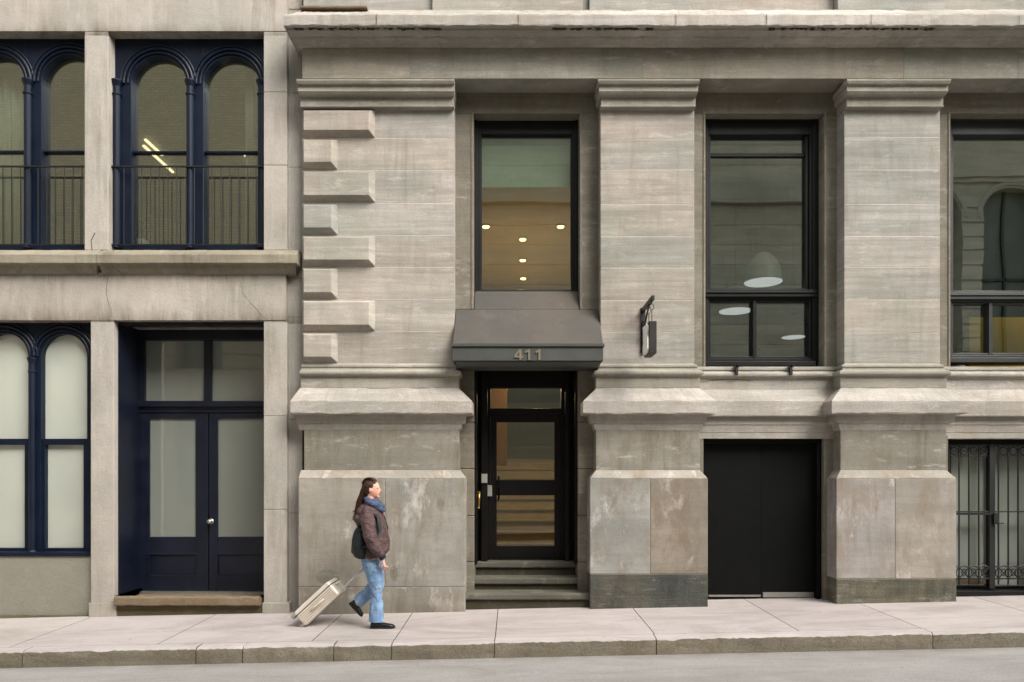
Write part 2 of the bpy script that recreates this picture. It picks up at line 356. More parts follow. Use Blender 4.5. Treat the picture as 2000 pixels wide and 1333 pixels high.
# ------------------------------------------------------------------ RIGHT BUILDING
rb=thing('stone_building',(X(590),0,0),'pale limestone building with heavy piers, dark windows and the canopied doorway','building')
BW=.21                      # bay wall plane
ZT=9.2
zs=[Z(v) for v in (216,271,333,397,460,522,585,648,710)]
piers=[(X(590),X(887),.38,1),(X(1173),X(1356),1,1),(X(1649),X(1836),1,1),(X(2124),X(2312),1,1)]
def lv(*a): return [(z,o,-p) for z,o,p in a]
tints=[(1.02,.99,.97),(.93,.95,.94),(1.05,1.02,.99),(.90,.92,.91),(1.03,1.03,1.03),(.97,.94,.91),(1.08,1.06,1.04),(.95,.97,.98)]
for pi,(x0,x1,kl,kr) in enumerate(piers):
    # shaft courses
    b=MB(); b.box(x0+.004,x1-.004,.0012,.6,zs[-1]-.02,zs[0]+.02,(1,1,1),1)
    zz=list(zs)
    if pi: zz=[z+random.uniform(-.02,.02) if 0<i<8 else z for i,z in enumerate(zs)]
    for i,(a,c) in enumerate(zip(zz,zz[1:])):
        b.box(x0,x1,0,.3,c+.0025,a-.0025,random.choice(tints))
    pr=b.build('pier',[M['shaft'],M['mortar']],rb,bevel=.004)
    # capital
    b=MB(); zc=lambda v:Z(v,0)
    zq_=lambda v,p:Z(v,-p)
    zA=Z(215.5,0); zB=Z(190,-.07); zC=Z(167,-.15); zD=Z(156,-.2)
    b.stack(x0,x1,.6,lv((zA,0,0),(zA+.003,0,.068),(zA+.006,.008,.078),(zA+.02,.008,.078),(zA+.024,0,.066),(zB,0,.066),(zB+.003,.02,.125),(zB+.03,.035,.15),(zC,.035,.15),(zC+.003,.045,.185),(zC+.03,.055,.20),(zD+.008,.055,.20),(zD+.03,.05,.12)),nx=24,jit=.0015,kl=.2 if pi==0 else 1,kr=.3)
    b.build('capital',M['trim'],pr)
    # base moulding, base block
    b=MB(); zb=lambda v:Z(v,-.03)
    prof=[(zb(758),.06,.03),(zb(736),.06,.03),(zb(735),.075,.05)]
    for k in range(7):
        a=math.pi*(k/6-.5); prof.append((zb(729.5)+.034*math.sin(a),.06+.03*math.cos(a),.05+.03*math.cos(a)))
    prof+=[(zb(723.5),.05,.04),(zb(722),.03,.02),(zb(719),.025,.015),(zb(717),.035,.025),(zb(714),.035,.025),(zb(711),.01,.006),(zb(710.2),0,0)]
    b.stack(x0,x1,.6,lv(*prof),nx=20,jit=.0012,kl=.1 if pi==0 else 1); b.build('base_moulding',M['trim'],pr)
    # ledge
    b=MB(); zl=lambda v:Z(v,-.18)
    nn=int((x1-x0)/.03)
    b.stack(x0,x1,.6,lv((Z(758.5,-.03),.055,.028),(zl(782),.222,.172),(zl(784),.23,.18),(zl(806),.23,.18),(zl(808),.225,.176),(zl(809.5),.14,.085),(zl(813),.138,.082),(zl(820),.13,.076),(zl(825),.115,.066),(zl(826),.09,.05),(zl(832),.085,.046),(zl(838),.068,.034),(zl(839),.06,.03)),nx=nn,jit=.007,kl=kl,kr=kr)
    b.build('ledge',M['ledge'],pr)
    b=MB(); b.stack(x0,x1,.6,lv((zl(838.5),.06,.03),(Z(919,-.03),.06,.03)),nx=1,kl=-.55 if pi==0 else 1); b.build('dado',M['dado'],pr,bevel=.006)
    # plinth blocks
    b=MB(); yp=-.10; zp=lambda v:Z(v,yp); xa,xb=x0-.14*(.12 if pi==0 else 1),x1+.14
    jn={0:X(752,yp),1:X(1270,yp),2:X(1748,yp),3:X(2230,yp)}[pi]; zj={0:zp(1147),1:zp(1122),2:zp(1131),3:zp(1128)}[pi]
    cl={0:((1,.985,.96),(1.04,1.05,1.06)),1:((1.02,1.06,1.1),(.86,.80,.74)),2:((1.14,1.12,1.18),(1.08,1.04,1.02)),3:((1,1,1),(1,1,1))}[pi]
    ztop=zp(935)
    for (u,v,c) in ((xa,jn-.002,cl[0]),(jn+.002,xb,cl[1])): b.box(u,v,yp,.6,zj+.003,ztop,c)
    b.stack(x0,x1,.6,[(ztop+.001,.14 if pi else .14,-.10),(Z(918.5,-.03),.06,-.032)],(1.2,1.17,1.15),nx=40,jit=.003,kl=.12 if pi==0 else 1)
    b.box(xa+.004,xb-.004,yp+.004,.55,-.4,ztop-.01,(.85,.82,.76))
    if pi==0: b.box(xa,xb,yp,.6,-.4,zj-.003,(.98,.96,.94))
    o=b.build('plinth',M['plinth'],pr,bevel=.008)
    if pi:
        b=MB(); b.box(xa,xb,yp-.003,.6,-.4,zj-.003,(1,1,1) if pi==1 else (1.35,1.3,1.2)); b.build('base_course',M['darkstone'],pr,bevel=.008)
    if pi==0:   # quoins, alternating long and short, chamfered
        ys=[(216,271),(273,333),(335,397),(399,460),(461.5,522),(524,585),(586.5,648),(650,710)]
        for k,(q0,q1) in enumerate(ys):
            bb=MB(); xr=X(733) if k%2==0 else X(660); xl=x0+.012; w_=.062; p=.085
            za,zb_=Z(q1)+.004,Z(q0)-.004
            bb.grid([[(xl,0,za),(xr,0,za),(xr,0,zb_),(xl,0,zb_)],[(xl+.03,-p,za+w_),(xr-w_,-p,za+w_),(xr-w_,-p,zb_-.04),(xl+.03,-p,zb_-.04)]],True,random.choice(tints),0,True,True)
            bb.build('quoin',M['shaft'],pr,bevel=.005)
# entablature
b=MB(); fy=-.12; xs=[X(590,fy)]+[X(p,fy) for p in (800,1255,1765,1988,2300)]+[9.6]
for a,c in zip(xs,xs[1:]): b.box(a+.001,c-.001,fy,.6,Z(153.8,fy),Z(94,fy),random.choice(tints))
b.box(xs[0]+.01,9.6,fy+.004,.55,Z(153.8,fy)+.004,Z(90,fy),(.9,.88,.84),0)
b.build('frieze',M['trim'],rb,bevel=.004)
b=MB(); cp=.43; zq=lambda v:Z(v,-cp)
b.stack(X(590),9.6,.6,[(Z(94,fy),0,fy),(Z(92.5,-.15),.01,-.15),(Z(86,-.17),.015,-.17),(Z(84,-.18),.02,-.18),(Z(77,-.27),.03,-.27),(Z(75,-.275),.035,-.275),(Z(72,-.28),.04,-.28),(Z(60,-.37),.06,-.37),(Z(58,-.37),.06,-.37),(Z(55,-.38),.07,-.38),(zq(51),.085,-.40),(zq(50),.09,-.425),(zq(48.5),.10,-.43),(zq(30),.10,-.43),(zq(27),.10,-.42),(zq(25.5),.08,-.36),(Z(20,-.05),0,-.05)],nx=500,jit=.009,kr=0)
for i in range(230):
    p=random.choice([random.uniform(575,860),random.uniform(1080,1280),random.uniform(1500,1830)]); r_=random.uniform(.006,.022)
    b.ell((X(p,-.4),-.385,Z(random.uniform(53.5,58),-.39)),(r_*1.6,.008,r_*.7),7,5,WHITE,1)
for p in (735,1012,1320,1497,1701,1990):
    b.ribbon([(X(p,-.436),Z(49,-.436)),(X(p+.5,-.436),Z(40,-.436)),(X(p,-.436),Z(29,-.436))],-.440,.007,1)
b.build('cornice',[M['ledge'],M['riser']],rb)
def patch(par,pts,y,mat,name='spall_patch'):
    b=MB()
    for (px,py,rx,ry) in pts:
        n=18; P_=[]
        for k in range(n):
            a=2*math.pi*k/n; q=1+.35*mnoise.noise(Vector((px+math.cos(a)*1.3,py+math.sin(a)*1.3,0)))
            P_.append((X(px+rx*q*math.cos(a),y),y,Z(py+ry*q*math.sin(a),y)))
        b.face(P_)
        o=b.build(name,mat,par,recalc=False); b=MB()
patch(rb,[(640,1128,24,15),(770,1120,8,15),(860,985,7,12)],-.1008,M['dado'])  # darker spalled spots on the plinth face

b=MB()
for (p0,p1,dy) in ((592,845,0),(845,1138,-.06),(1138,1150,0),(1150,1345,-.06),(1345,1632,.05),(1632,1840,-.06),(1840,2330,0),(2330,2500,-.06)):
    b.box(X(p0)+.002,X(p1)-.002,dy,.6,Z(30),ZT,random.choice(tints))
b.build('upper_wall',M['shaft'],rb,bevel=.006)
b=MB(); b.box(X(593),X(722),-.17,-.02,Z(22,-.1),Z(22,-.1)+.02); b.build('window_tray',M['brown'],rb)
# bays
bays=[(piers[0][1],piers[1][0]),(piers[1][1],piers[2][0]),(piers[2][1],piers[3][0])]
opens=[(925,1132),(1378,1609),(1856,2088)]
for bi,((x0,x1),(o0,o1)) in enumerate(zip(bays,opens)):
    xo0,xo1=X(o0,BW),X(o1,BW); b=MB()
    b.box(x0-.05,x1+.05,BW,.6,Z(222,BW),Z(150,BW),(.92,.92,.9))        # lintel
    b.stack(x0,x1,.5,[(Z(176,BW),-.005,BW-.002),(Z(173,BW),-.005,BW-.03),(Z(168,BW),-.005,BW-.05),(Z(155,BW)+.03,-.005,BW-.05)])
    zb_= Z(605,BW) if bi==0 else Z(717,BW)
    for (a,c) in ((x0-.05,xo0),(xo1,x1+.05)):
        b.box(a,c,BW,.6,zb_,Z(222,BW)-.001,(1,1,1))
    # raised inner fillets around the opening
    for (a,c) in ((xo0-.03,xo0-.004),(xo1+.004,xo1+.03)): b.box(a,c,BW-.012,BW+.1,zb_+.002,Z(222,BW)+.02,(1.08,1.06,1.02))
    b.build('bay_wall',M['bay'],rb,bevel=.006)
    if bi:
        b=MB(); q=BW
        prof=[(Z(857,.17),0,.17),(Z(846,.17),0,.17),(Z(845,.17),0,.165),(Z(832,.16),0,.155),(Z(829,.15),0,.145),(Z(815,.15),0,.142),(Z(813.6,.08),0,.085),(Z(812,.08),0,.08),(Z(784,.08),0,.08),(Z(782,.08),0,.088),(Z(763,.2),0,.175),(Z(762,.2),0,.18),(Z(741,.18),0,.18),(Z(740,.18),0,.16)]
        for k in range(7):
            a=math.pi*(k/6-.5); prof.append((Z(732.5,.17)+.036*math.sin(a),0,.16-.035*math.cos(a)))
        prof+=[(Z(725,.17),0,.165),(Z(723,.17),0,.15),(Z(718,.17),0,.15),(Z(717,.17),0,.16)]
        b.stack(x0-.02,x1+.02,.6,prof,nx=50,jit=.003); b.build('sill_ledge',M['ledge'],rb)
        if bi==1:
            for p in (1438,1544):
                b=MB()
                b.box(X(p-2,.12),X(p+3,.12),.10,.18,Z(733,.12),Z(714,.12)); b.box(X(p-4,.12),X(p+5,.12),.10,.14,Z(718,.12),Z(714,.12))
                b.build('sill_bracket',M['iron'],rb)
            b=MB(); pts=[(X(1368+i*8,.17),Z(747-6*math.sin(i*.22)+random.uniform(-.6,.6),.17)) for i in range(14)]; b.ribbon(pts,.177,.006)
            b.build('crack',M['riser'],rb,recalc=False)
# basement jamb walls below ledge for bays 1,2
for a,c,q in ((X(1609,.17),piers[2][0]+.05,857),(piers[1][1]-.02,X(1374,.17),857),(piers[2][1]-.02,X(1852,.17),850),(X(2110,.17),piers[3][0]+.05,850)):
    b=MB(); b.box(a,c,.17,.6,-.4,Z(q,.17)); b.build('jamb',M['bay'],rb,bevel=.006)
# door bay stone jambs with coursed blocks
for (a,c) in ((piers[0][1]-.02,X(926,BW)),(X(1129,BW),piers[1][0]+.02)):
    b=MB()
    for q0,q1 in ((714,825),(825,916),(916,1008),(1008,1098),(1098,1215)):
        b.box(a,c,BW,.78,Z(q1,BW)+.002,Z(q0,BW)-.002,random.choice(tints))
    b.build('door_jamb',M['bay'],rb,bevel=.012)
# window 1 (over the canopy) ------------------------------------------------
def rect_frame(b,p0,p1,q0,q1,Y,wl,wt,wr,wb,dep,m=0,col=WHITE):
    x0,x1,z0,z1=X(p0,Y),X(p1,Y),Z(q1,Y),Z(q0,Y); k=(D+Y)/F
    b.box(x0,x0+wl*k,Y,Y+dep,z0,z1,col,m); b.box(x1-wr*k,x1,Y,Y+dep,z0,z1,col,m)
    b.box(x0+wl*k,x1-wr*k,Y+.001,Y+dep,z1-wt*k,z1,col,m); b.box(x0+wl*k,x1-wr*k,Y+.001,Y+dep,z0,z0+wb*k,col,m)
def pane(p0,p1,q0,q1,Y,mat,par,name='pane'):
    b=MB(); b.box(X(p0,Y),X(p1,Y),Y,Y+.008,Z(q1,Y),Z(q0,Y)); return b.build(name,mat,par)
b=MB(); rect_frame(b,922,1134,212,572,.38,10,20,10,4,.12); rect_frame(b,931,1125,231,571,.40,7,31,7,4,.1)
rect_frame(b,936,1120,250,569,.42,5,12,5,3,.09)
w1=b.build('window',M['framedk'],rb,bevel=.004); pane(938,1118,258,568,.47,M['softglass'],w1)
b=MB(); b.box(X(938,.5),X(1118,.5),.52,.54,5.34,Z(255,.5)); b.build('reflection_panel',M['mint'],w1)  # added panel behind the glass; greenish reflection put into its colour
# window 2, 3
for (a,zmull,low,ins) in ((1378,567,715,True),(1852,572,708,False)):
    wd=221 if ins else 236
    b=MB(); e=a+wd
    rect_frame(b,a-4,e,212,zmull+2,.36,8,24,12,2,.14); rect_frame(b,a+2,e-8,236,zmull+2,.38,6,27,10,2,.12)
    rect_frame(b,a+6,e-20,256,zmull,.41,4,7,6,4,.09)
    b.box(X(a-4,.34),X(e-2,.34),.335,.5,Z(zmull+13,.34),Z(zmull-1,.34)); b.box(X(a-4,.34),X(e-2,.34),.32,.5,Z(zmull+6,.34),Z(zmull+3,.34))
    if ins: b.box(X(a+6,.42),X(e-20,.42),.44,.47,Z(305,.42),Z(298,.42))
    rect_frame(b,a-4,e,zmull+13,low-8,.36,10,4,12,6,.14); rect_frame(b,a+5,e-12,zmull+16,low-12,.39,5,5,7,6,.11)
    mid=1475 if ins else 1936
    b.box(X(mid-4,.38),X(mid+3,.38),.385,.5,Z(low-14,.38),Z(zmull+14,.38))
    b.box(X(a-6,.25),X(e-4,.25),.27,.5,Z(low,.27),Z(low-9,.27))
    wn=b.build('window',M['framedk' if ins else 'frame'],rb,bevel=.004)
    gm=M['glass'] if ins else M['glassw']
    pane(a+6,e-22,258,zmull-1,.47,gm,wn)
    pane(a+6,mid-2,zmull+16,low-12,.47,gm,wn); pane(mid+2,e-14,zmull+16,low-12,.47,gm,wn)
# front door -----------------------------------------------------------------
dy=.76
b=MB()
b.box(X(924,BW)-.03,X(926,BW)+.03,BW+.09,dy,Z(1095,dy),2.968,m=0); b.box(X(1129,BW)-.03,X(1131,BW)+.01,BW+.09,dy,Z(1095,dy),2.968)
b.box(X(920,dy),X(1136,dy),dy,dy+.1,Z(758,dy),3.05); 
b.box(X(920,dy),X(958,dy),dy,dy+.1,Z(1096,dy),Z(758,dy)-.001); b.box(X(1096,dy),X(1136,dy),dy,dy+.1,Z(1096,dy),Z(758,dy)-.001)
b.box(X(958,dy),X(1096,dy),dy,dy+.1,Z(812,dy),Z(798,dy))
b.box(X(940,.6),X(952,.6),.6,.7,Z(1096,dy),2.96); b.box(X(1104,.6),X(1112,.6),.6,.7,Z(1096,dy),2.96)
df=b.build('door_frame',M['brownblack'],rb,bevel=.004); pane(956,1098,756,800,dy+.05,M['doorglass'],df)
b=MB(); ld=dy+.012
b.box(X(958.5,ld),X(970,ld),ld,ld+.05,Z(1094,ld),Z(812.5,ld)); b.box(X(1083,ld),X(1095.5,ld),ld,ld+.05,Z(1094,ld),Z(812.5,ld))
for q0,q1 in ((812.5,825),(938,968),(1067,1094)): b.box(X(970,ld),X(1083,ld),ld,ld+.05,Z(q1,ld),Z(q0,ld))
dr=b.build('door',M['brownblack'],rb,bevel=.003); pane(968,1085,823,940,ld+.025,M['doorglass'],dr); pane(968,1085,966,1069,ld+.025,M['doorglass'],dr)
b=MB(); hx=X(973,ld); pts=[]
for k in range(9):
    a=math.pi*k/8; pts.append((hx+.03*math.sin(a)*.5+.0,ld-.06*math.sin(a)**.5 if 0<a<math.pi-.01 else ld,Z(954,ld)+.155*math.cos(a)))
b.tube(pts,.013,8); b.build('handle',M['black'],dr,smooth=True)
b=MB(); hy=.5; hz=[Z(962,hy),Z(992,hy)]; hx=X(926,hy)
b.tube([(hx,hy,hz[0]),(hx+.075,hy-.02,hz[0])],.010); b.tube([(hx,hy,hz[1]),(hx+.07,hy-.06,hz[1])],.014); b.tube([(hx+.07,hy-.03,hz[0]+.012),(hx+.06,hy-.05,hz[1])],.016)
b.build('handle',M['brass'],df,smooth=True)
b=MB(); b.box(X(940,.59),X(952,.59),.57,.6,Z(944,.59),Z(926,.59)); tag(b.build('intercom',M['plate'],None,bevel=.008),'small pale grey intercom plate, the upper of two beside the door, above the brass handle','intercom')
b=MB(); b.box(X(950,.72),X(961,.72),.71,.755,Z(970,.72),Z(948,.72)); tag(b.build('card_reader',M['plate'],None,bevel=.006),'narrow grey card reader on the black door frame, lower of the two plates','card reader')
# steps
st=thing('entrance_steps',(X(1027),.1,gz(.2,0)),'three worn grey stone steps leading up to the canopied door','steps')
for (y,q,a,c,yb) in ((-.02,1160,piers[0][1]+.135,piers[1][0]-.135,.35),(.27,1130,X(922,.27),X(1133,.27),.62),(.55,1098,X(925,.55),X(1130,.55),.86)):
    b=MB(); z=Z(q,y); b.stack(a,c,yb,[(z-.072,0,y+.004),(z-.06,0,y),(z-.012,0,y),(z,0,y+.012)],nx=60,jit=.003); s_=b.build('step',M['step'],st)
    b=MB(); b.box(a+.005,c-.005,y+.035,yb,-.4,z-.072); b.build('riser',M['riser'],s_)
# basement black doors bay 2
b=MB(); y=.33
b.box(X(1370,y),X(1486.3,y),y,y+.05,Z(1163,y),Z(866,y)); b.box(X(1487.3,y),X(1594,y),y,y+.05,Z(1163,y),Z(866,y)); b.box(X(1484,y),X(1489,y),y+.003,y+.06,Z(1163,y),Z(866,y))
sd=b.build('service_door',M['black'],rb,bevel=.003)
b=MB(); b.box(X(1365,.2),X(1612,.2),.24,.4,Z(866,.25),Z(850,.2)); b.box(X(1594,.25),X(1613,.25),.25,.4,-.2,Z(866,.25)); b.box(X(1597,.2),X(1603,.2),.22,.27,-.2,Z(864,.22))
b.build('door_frame',M['black'],sd,bevel=.004)
b=MB(); b.box(X(1490,y-.006),X(1592,y-.006),y-.008,y-.001,Z(1167,y),Z(1157,y)); b.box(X(1384,y-.004),X(1486,y-.004),y-.006,y-.001,Z(1166,y),Z(1162,y)); b.build('kick_plate',M['steel'],sd)
# grille window bay 3
b=MB(); y=.42
rect_frame(b,1846,2110,845,1160,y,12,25,12,14,.1); b.box(X(1932,y),X(1944,y),y,y+.1,Z(1150,y),Z(860,y))
b.box(X(1846,.3),X(2112,.3),.2,.5,Z(1165,.3),Z(1153,.3))
gw=b.build('window',M['framedk'],rb,bevel=.004); pane(1856,2102,866,1150,y+.06,M['frostmid'],gw)
b=MB(); b.box(X(1856,.45),X(1925,.45),.44,.45,Z(1141,.45),Z(1131,.45)); b.build('wood_strip',M['brown'],gw)
gr=thing('security_grille',(X(1930,.3),.3,gz(5.8,0)+.1),'black wrought iron security grille with ring and lattice bands over the basement window','grille')
gy=.30; b=MB(); bars=[1854+19.2*i for i in range(14)]; bars=[p for p in bars if abs(p-1931)>3]
for p in bars:
    b=MB(); b.tube([(X(p,gy),gy,Z(1142,gy)),(X(p,gy),gy,Z(868,gy))],.0105,6); b.build('bar',M['iron'],gr)
b=MB()
b.box(X(1850,gy),X(2108,gy),gy-.012,gy+.012,Z(872,gy),Z(868.5,gy)); b.box(X(1850,gy),X(2108,gy),gy-.013,gy+.013,Z(1001,gy),Z(998.5,gy)); b.box(X(1850,gy),X(2108,gy),gy-.012,gy+.013,Z(1132,gy),Z(1129,gy))
b.box(X(1931,gy),X(1942,gy),gy-.02,gy+.02,Z(1150,gy),Z(868,gy)); b.build('rail',M['iron'],gr,bevel=.003)
b=MB()
for i in range(13):
    cx=X(1854+19.2*(i+.5),gy); 
    if abs(1854+19.2*(i+.5)-1936)<8: continue
    cz=Z(881,gy); r=.047
    b.tube([(cx+r*math.cos(a),gy,cz+r*.95*math.sin(a)) for a in [2*math.pi*k/12 for k in range(12)]],.009,6,closed=True)
    for s_ in (-1,1):
        b.tube([(cx+s_*.055,gy,cz+.012),(cx+s_*.03,gy,cz-.03),(cx-s_*.015,gy,cz-.062),(cx-s_*.035,gy,cz-.07),(cx-s_*.045,gy,cz-.055)],.007,5)
b.box(X(1850,gy),X(2108,gy),gy-.004,gy+.004,Z(881.6,gy),Z(880.6,gy)); b.build('ring_band',M['iron'],gr,smooth=True)
b=MB(); 
for i in range(13):
    a,c=X(1854+19.2*i,gy),X(1854+19.2*(i+1),gy); z0,z1=Z(1129,gy),Z(1108,gy)
    b.tube([(a,gy-.01,z0),(c,gy-.01,z1)],.008,5); b.tube([(a,gy+.006,z1),(c,gy+.006,z0)],.008,5)
    b.tube([(a,gy,z1),((a+c)/2,gy,z1+.018),(c,gy,z1)],.01,5); b.tube([((a+c)/2+.03*math.cos(t),gy,(z0+z1)/2+.045*math.sin(t)) for t in [2*math.pi*k/8 for k in range(8)]],.007,5,closed=True)
b.build('lattice_band',M['iron'],gr)
b=MB(); b.box(X(1866,gy-.02),X(1946,gy-.02),gy-.035,gy-.013,Z(1006,gy),Z(1001.5,gy)); b.box(X(1940,gy-.03),X(1950,gy-.03),gy-.05,gy-.012,Z(1024,gy),Z(1003,gy)); b.tube([(X(1942,gy),gy-.06,Z(1021,gy)),(X(1954,gy),gy-.06,Z(1022,gy))],.008); b.build('lock',M['iron'],gr)

# canopy ---------------------------------------------------------------------
cn=thing('door_canopy',(.18,0,2.97),'dark grey metal canopy with number 411 over the doorway','canopy')
b=MB(); xa,xb=piers[0][1]+.004,piers[1][0]-.004
prof=[(.2,3.69),(.12,3.60),(.0,3.47),(-.15,3.315),(-.31,3.170)]
b.prism(prof+[(-.29,3.14),(.2,3.14)],xa,xb)
b.prism([(.40,3.975),(.34,3.92),(.2,3.692),(.205,3.5),(.4,3.5)],X(926,.2)-.001,X(1131,.2)+.001)
b.build('hood',M['canopy'],cn,bevel=.01,segs=3)
b=MB(); b.prism([(-.325,3.172),(-.325,3.135),(-.305,3.13),(.18,3.13),(.18,3.139),(-.30,3.142)],xa-.012,xb+.012)
b.prism([(-.305,3.128),(-.305,2.968),(-.28,2.968),(-.28,3.128)],xa+.001,xb-.001)
b.box(xa+.001,xa+.03,-.279,.0,2.968,3.128); b.box(xb-.03,xb-.001,-.279,.0,2.968,3.128)
b.box(xa+.03,xb-.03,-.279,.5,2.975,3.0)
b.prism([(-.26,2.967),(-.20,2.92),(.2,2.92),(.2,2.967)],xa+.03,xb-.03)
fa=b.build('fascia',M['canopyf'],cn,bevel=.004)
b=MB(); k=8.69/F
def dig(poly,cx): b.prismy([(X(cx,-.31)+u*k,Z(703.5,-.31)+v*k) for u,v in poly],-.317,-.302)
dig([(10,0),(10,4.5),(0,4.5),(0,8),(9.5,21),(14,21),(14,8),(17,8),(17,4.5),(14,4.5),(14,0)],1004.5)
b2=MB()
one=[(7,0),(7,15.5),(1.5,13),(1.5,17),(8.5,21),(11,21),(11,0)]
dig(one,1024.5); dig(one,1044.5)
b.build('number_411',M['digits'],fa)
# triangle counter of the 4
b=MB(); b.prismy([(X(1004.5,-.31)+u*k,Z(703.5,-.31)+v*k) for u,v in ((4,8),(10,8),(10,16.3))],-.3185,-.3165); b.build('number_counter',M['canopyf'],fa)

# hanging sign ---------------------------------------------------------------
sg=thing('hanging_sign',(1.6,-.02,3.3),'small dark box sign with white emblem hung from an iron wall bracket','sign')
sx=1.597
b=MB(); b.box(sx-.03,sx+.03,-.022,-.001,Z(690),Z(602)); b.box(sx-.018,sx+.018,-.66,-.02,3.605,3.655)
b.tube([(sx,-.02,3.2),(sx,-.12,3.42),(sx,-.40,3.60)],.013,6); b.tube([(sx,-.02,3.1),(sx,-.05,3.5)],.02,6)
b.build('bracket',M['signwood'],sg,bevel=.004)
b=MB()
for yy in (-.58,-.40):
    b=MB()
    b.tube([(sx+.022*math.cos(a),yy,3.54+.034*math.sin(a)) for a in [2*math.pi*k/10 for k in range(10)]],.004,5,closed=True)
    b.tube([(sx,yy,3.51),(sx,yy,3.37)],.005,5); b.tube([(sx,yy,3.57),(sx,yy,3.62)],.005,5); b.build('hook',M['iron'],sg)
b=MB(); b.box(sx-.043,sx+.043,-.65,-.32,3.0,3.367); bd=b.build('sign_box',M['signwood'],sg,bevel=.006)
b=MB(); em=[(-.335,3.35),(-.58,3.345),(-.62,3.30),(-.60,3.22),(-.635,3.17),(-.635,3.05),(-.58,3.02),(-.44,3.015),(-.34,3.04),(-.335,3.12),(-.37,3.16),(-.35,3.22),(-.36,3.28)]
b.prism(em,sx-.062,sx-.042); b.build('emblem',M['signface'],bd)

# ------------------------------------------------------------------ LEFT BUILDING
lb=thing('iron_front_building',(X(300),.05,-.1),'older pale stone building with navy blue arched windows and double doors','building')
LY=.05
def lx(p,y=LY): return X(p,y)
def lz(q,y=LY): return Z(q,y)
for nm,lst,base in (('pier',((-188,-142,62,489,1),),None),('pier',((165,211,60,489,1),),None),('pier',((515,560,62,180,1),(515,560,180,323,.97),(515,560,323,489,1.02)),None),('pier',((-180,-135,627,1215,.98),),(-183,-130)),('pier',((177,222,625,1178,.98),),(173,226)),('pier',((515,560,627,813,1.02),(515,560,813,996,.97),(515,560,996,1180,1)),(512,565))):
    b=MB()
    for (a,c,q0,q1,t) in lst: b.pbox(a,c,q0+.2,q1-.2,LY,.75,(t,t*.99,t*.98))
    if base: b.box(lx(base[0],.03),lx(base[1],.03),.03,.75,-.4,Z(1178,.03),(.95,.94,.9))
    b.build(nm,M['left'],lb,bevel=.007)
b=MB(); b.box(-12,lx(-188),LY,.75,-.4,lz(62)); b.build('wall',M['left'],lb)
b=MB()
for q0,q1 in ((20,182),(182,327),(327,498),(498,620),(620,820),(820,1003),(1003,1230)): b.box(X(559,.14),X(590,.14)+.004,.14,.6,Z(q1,.14)+.002,Z(q0,.14)-.002,random.choice([(.92,.95,.98),(.97,.98,.99),(.9,.92,.9)]))
b.box(X(562,.2),X(588,.2),.145,.6,-.4,ZT,(.5,.5,.45)); b.box(X(559,.14),X(590,.14)+.004,.14,.6,Z(18,.14),ZT)
b.build('side_strip',M['left'],lb,bevel=.006)
# lintel bands
b=MB(); P2=[(-12,lx(172)),(lx(172),lx(190)),(lx(190),lx(250)),(lx(250),lx(527)),(lx(527),lx(560))]
for a,c in P2: b.box(a+.0015,c-.0015,LY-.004,.75,lz(61.5),ZT,random.choice([(1,.98,.97),(1.03,1,.99),(.97,.96,.95)]))
b.box(-12,lx(193.5)-.001,LY-.004,.75,lz(626),lz(533),(1,.97,.96)); b.box(lx(193.5)+.001,lx(558),LY-.004,.75,lz(626),lz(533),(1.02,1,.98))
b.ribbon([(lx(212),lz(535)),(lx(209),lz(555)),(lx(208),lz(575)),(lx(212),lz(592)),(lx(217),lz(605)),(lx(218),lz(620))],LY-.0055,.0045,1)
b.ribbon([(lx(470),lz(552)),(lx(474),lz(572)),(lx(486),lz(588)),(lx(500),lz(603)),(lx(512),lz(618)),(lx(520),lz(624))],LY-.0055,.0045,1)
b.ribbon([(lx(180),lz(490)),(lx(178),lz(470)),(lx(186),lz(455))],LY-.001,.010,1)
b.build('lintel',[M['left'],M['riser']],lb)
b=MB(); zL=lambda q:Z(q,-.10)
for a,c,t in ((-12,X(188,-.1),1),(X(188,-.1)+.006,X(580,-.1),1.0)):
    b.stack(a,c,.6,[(Z(534,.0),-.06,.03),(Z(532,.0),-.06,.01),(zL(522),-.05,-.02),(zL(517),-.03,-.04),(zL(516),-.03,-.045),(zL(515),0,-.09),(zL(513.5),0,-.10),(zL(498),0,-.10),(zL(496),0,-.09),(Z(488,.03),-.02,.05)],(t,t,t),nx=120,jit=.003,kl=0)
b.build('string_course',M['leftband'],lb)
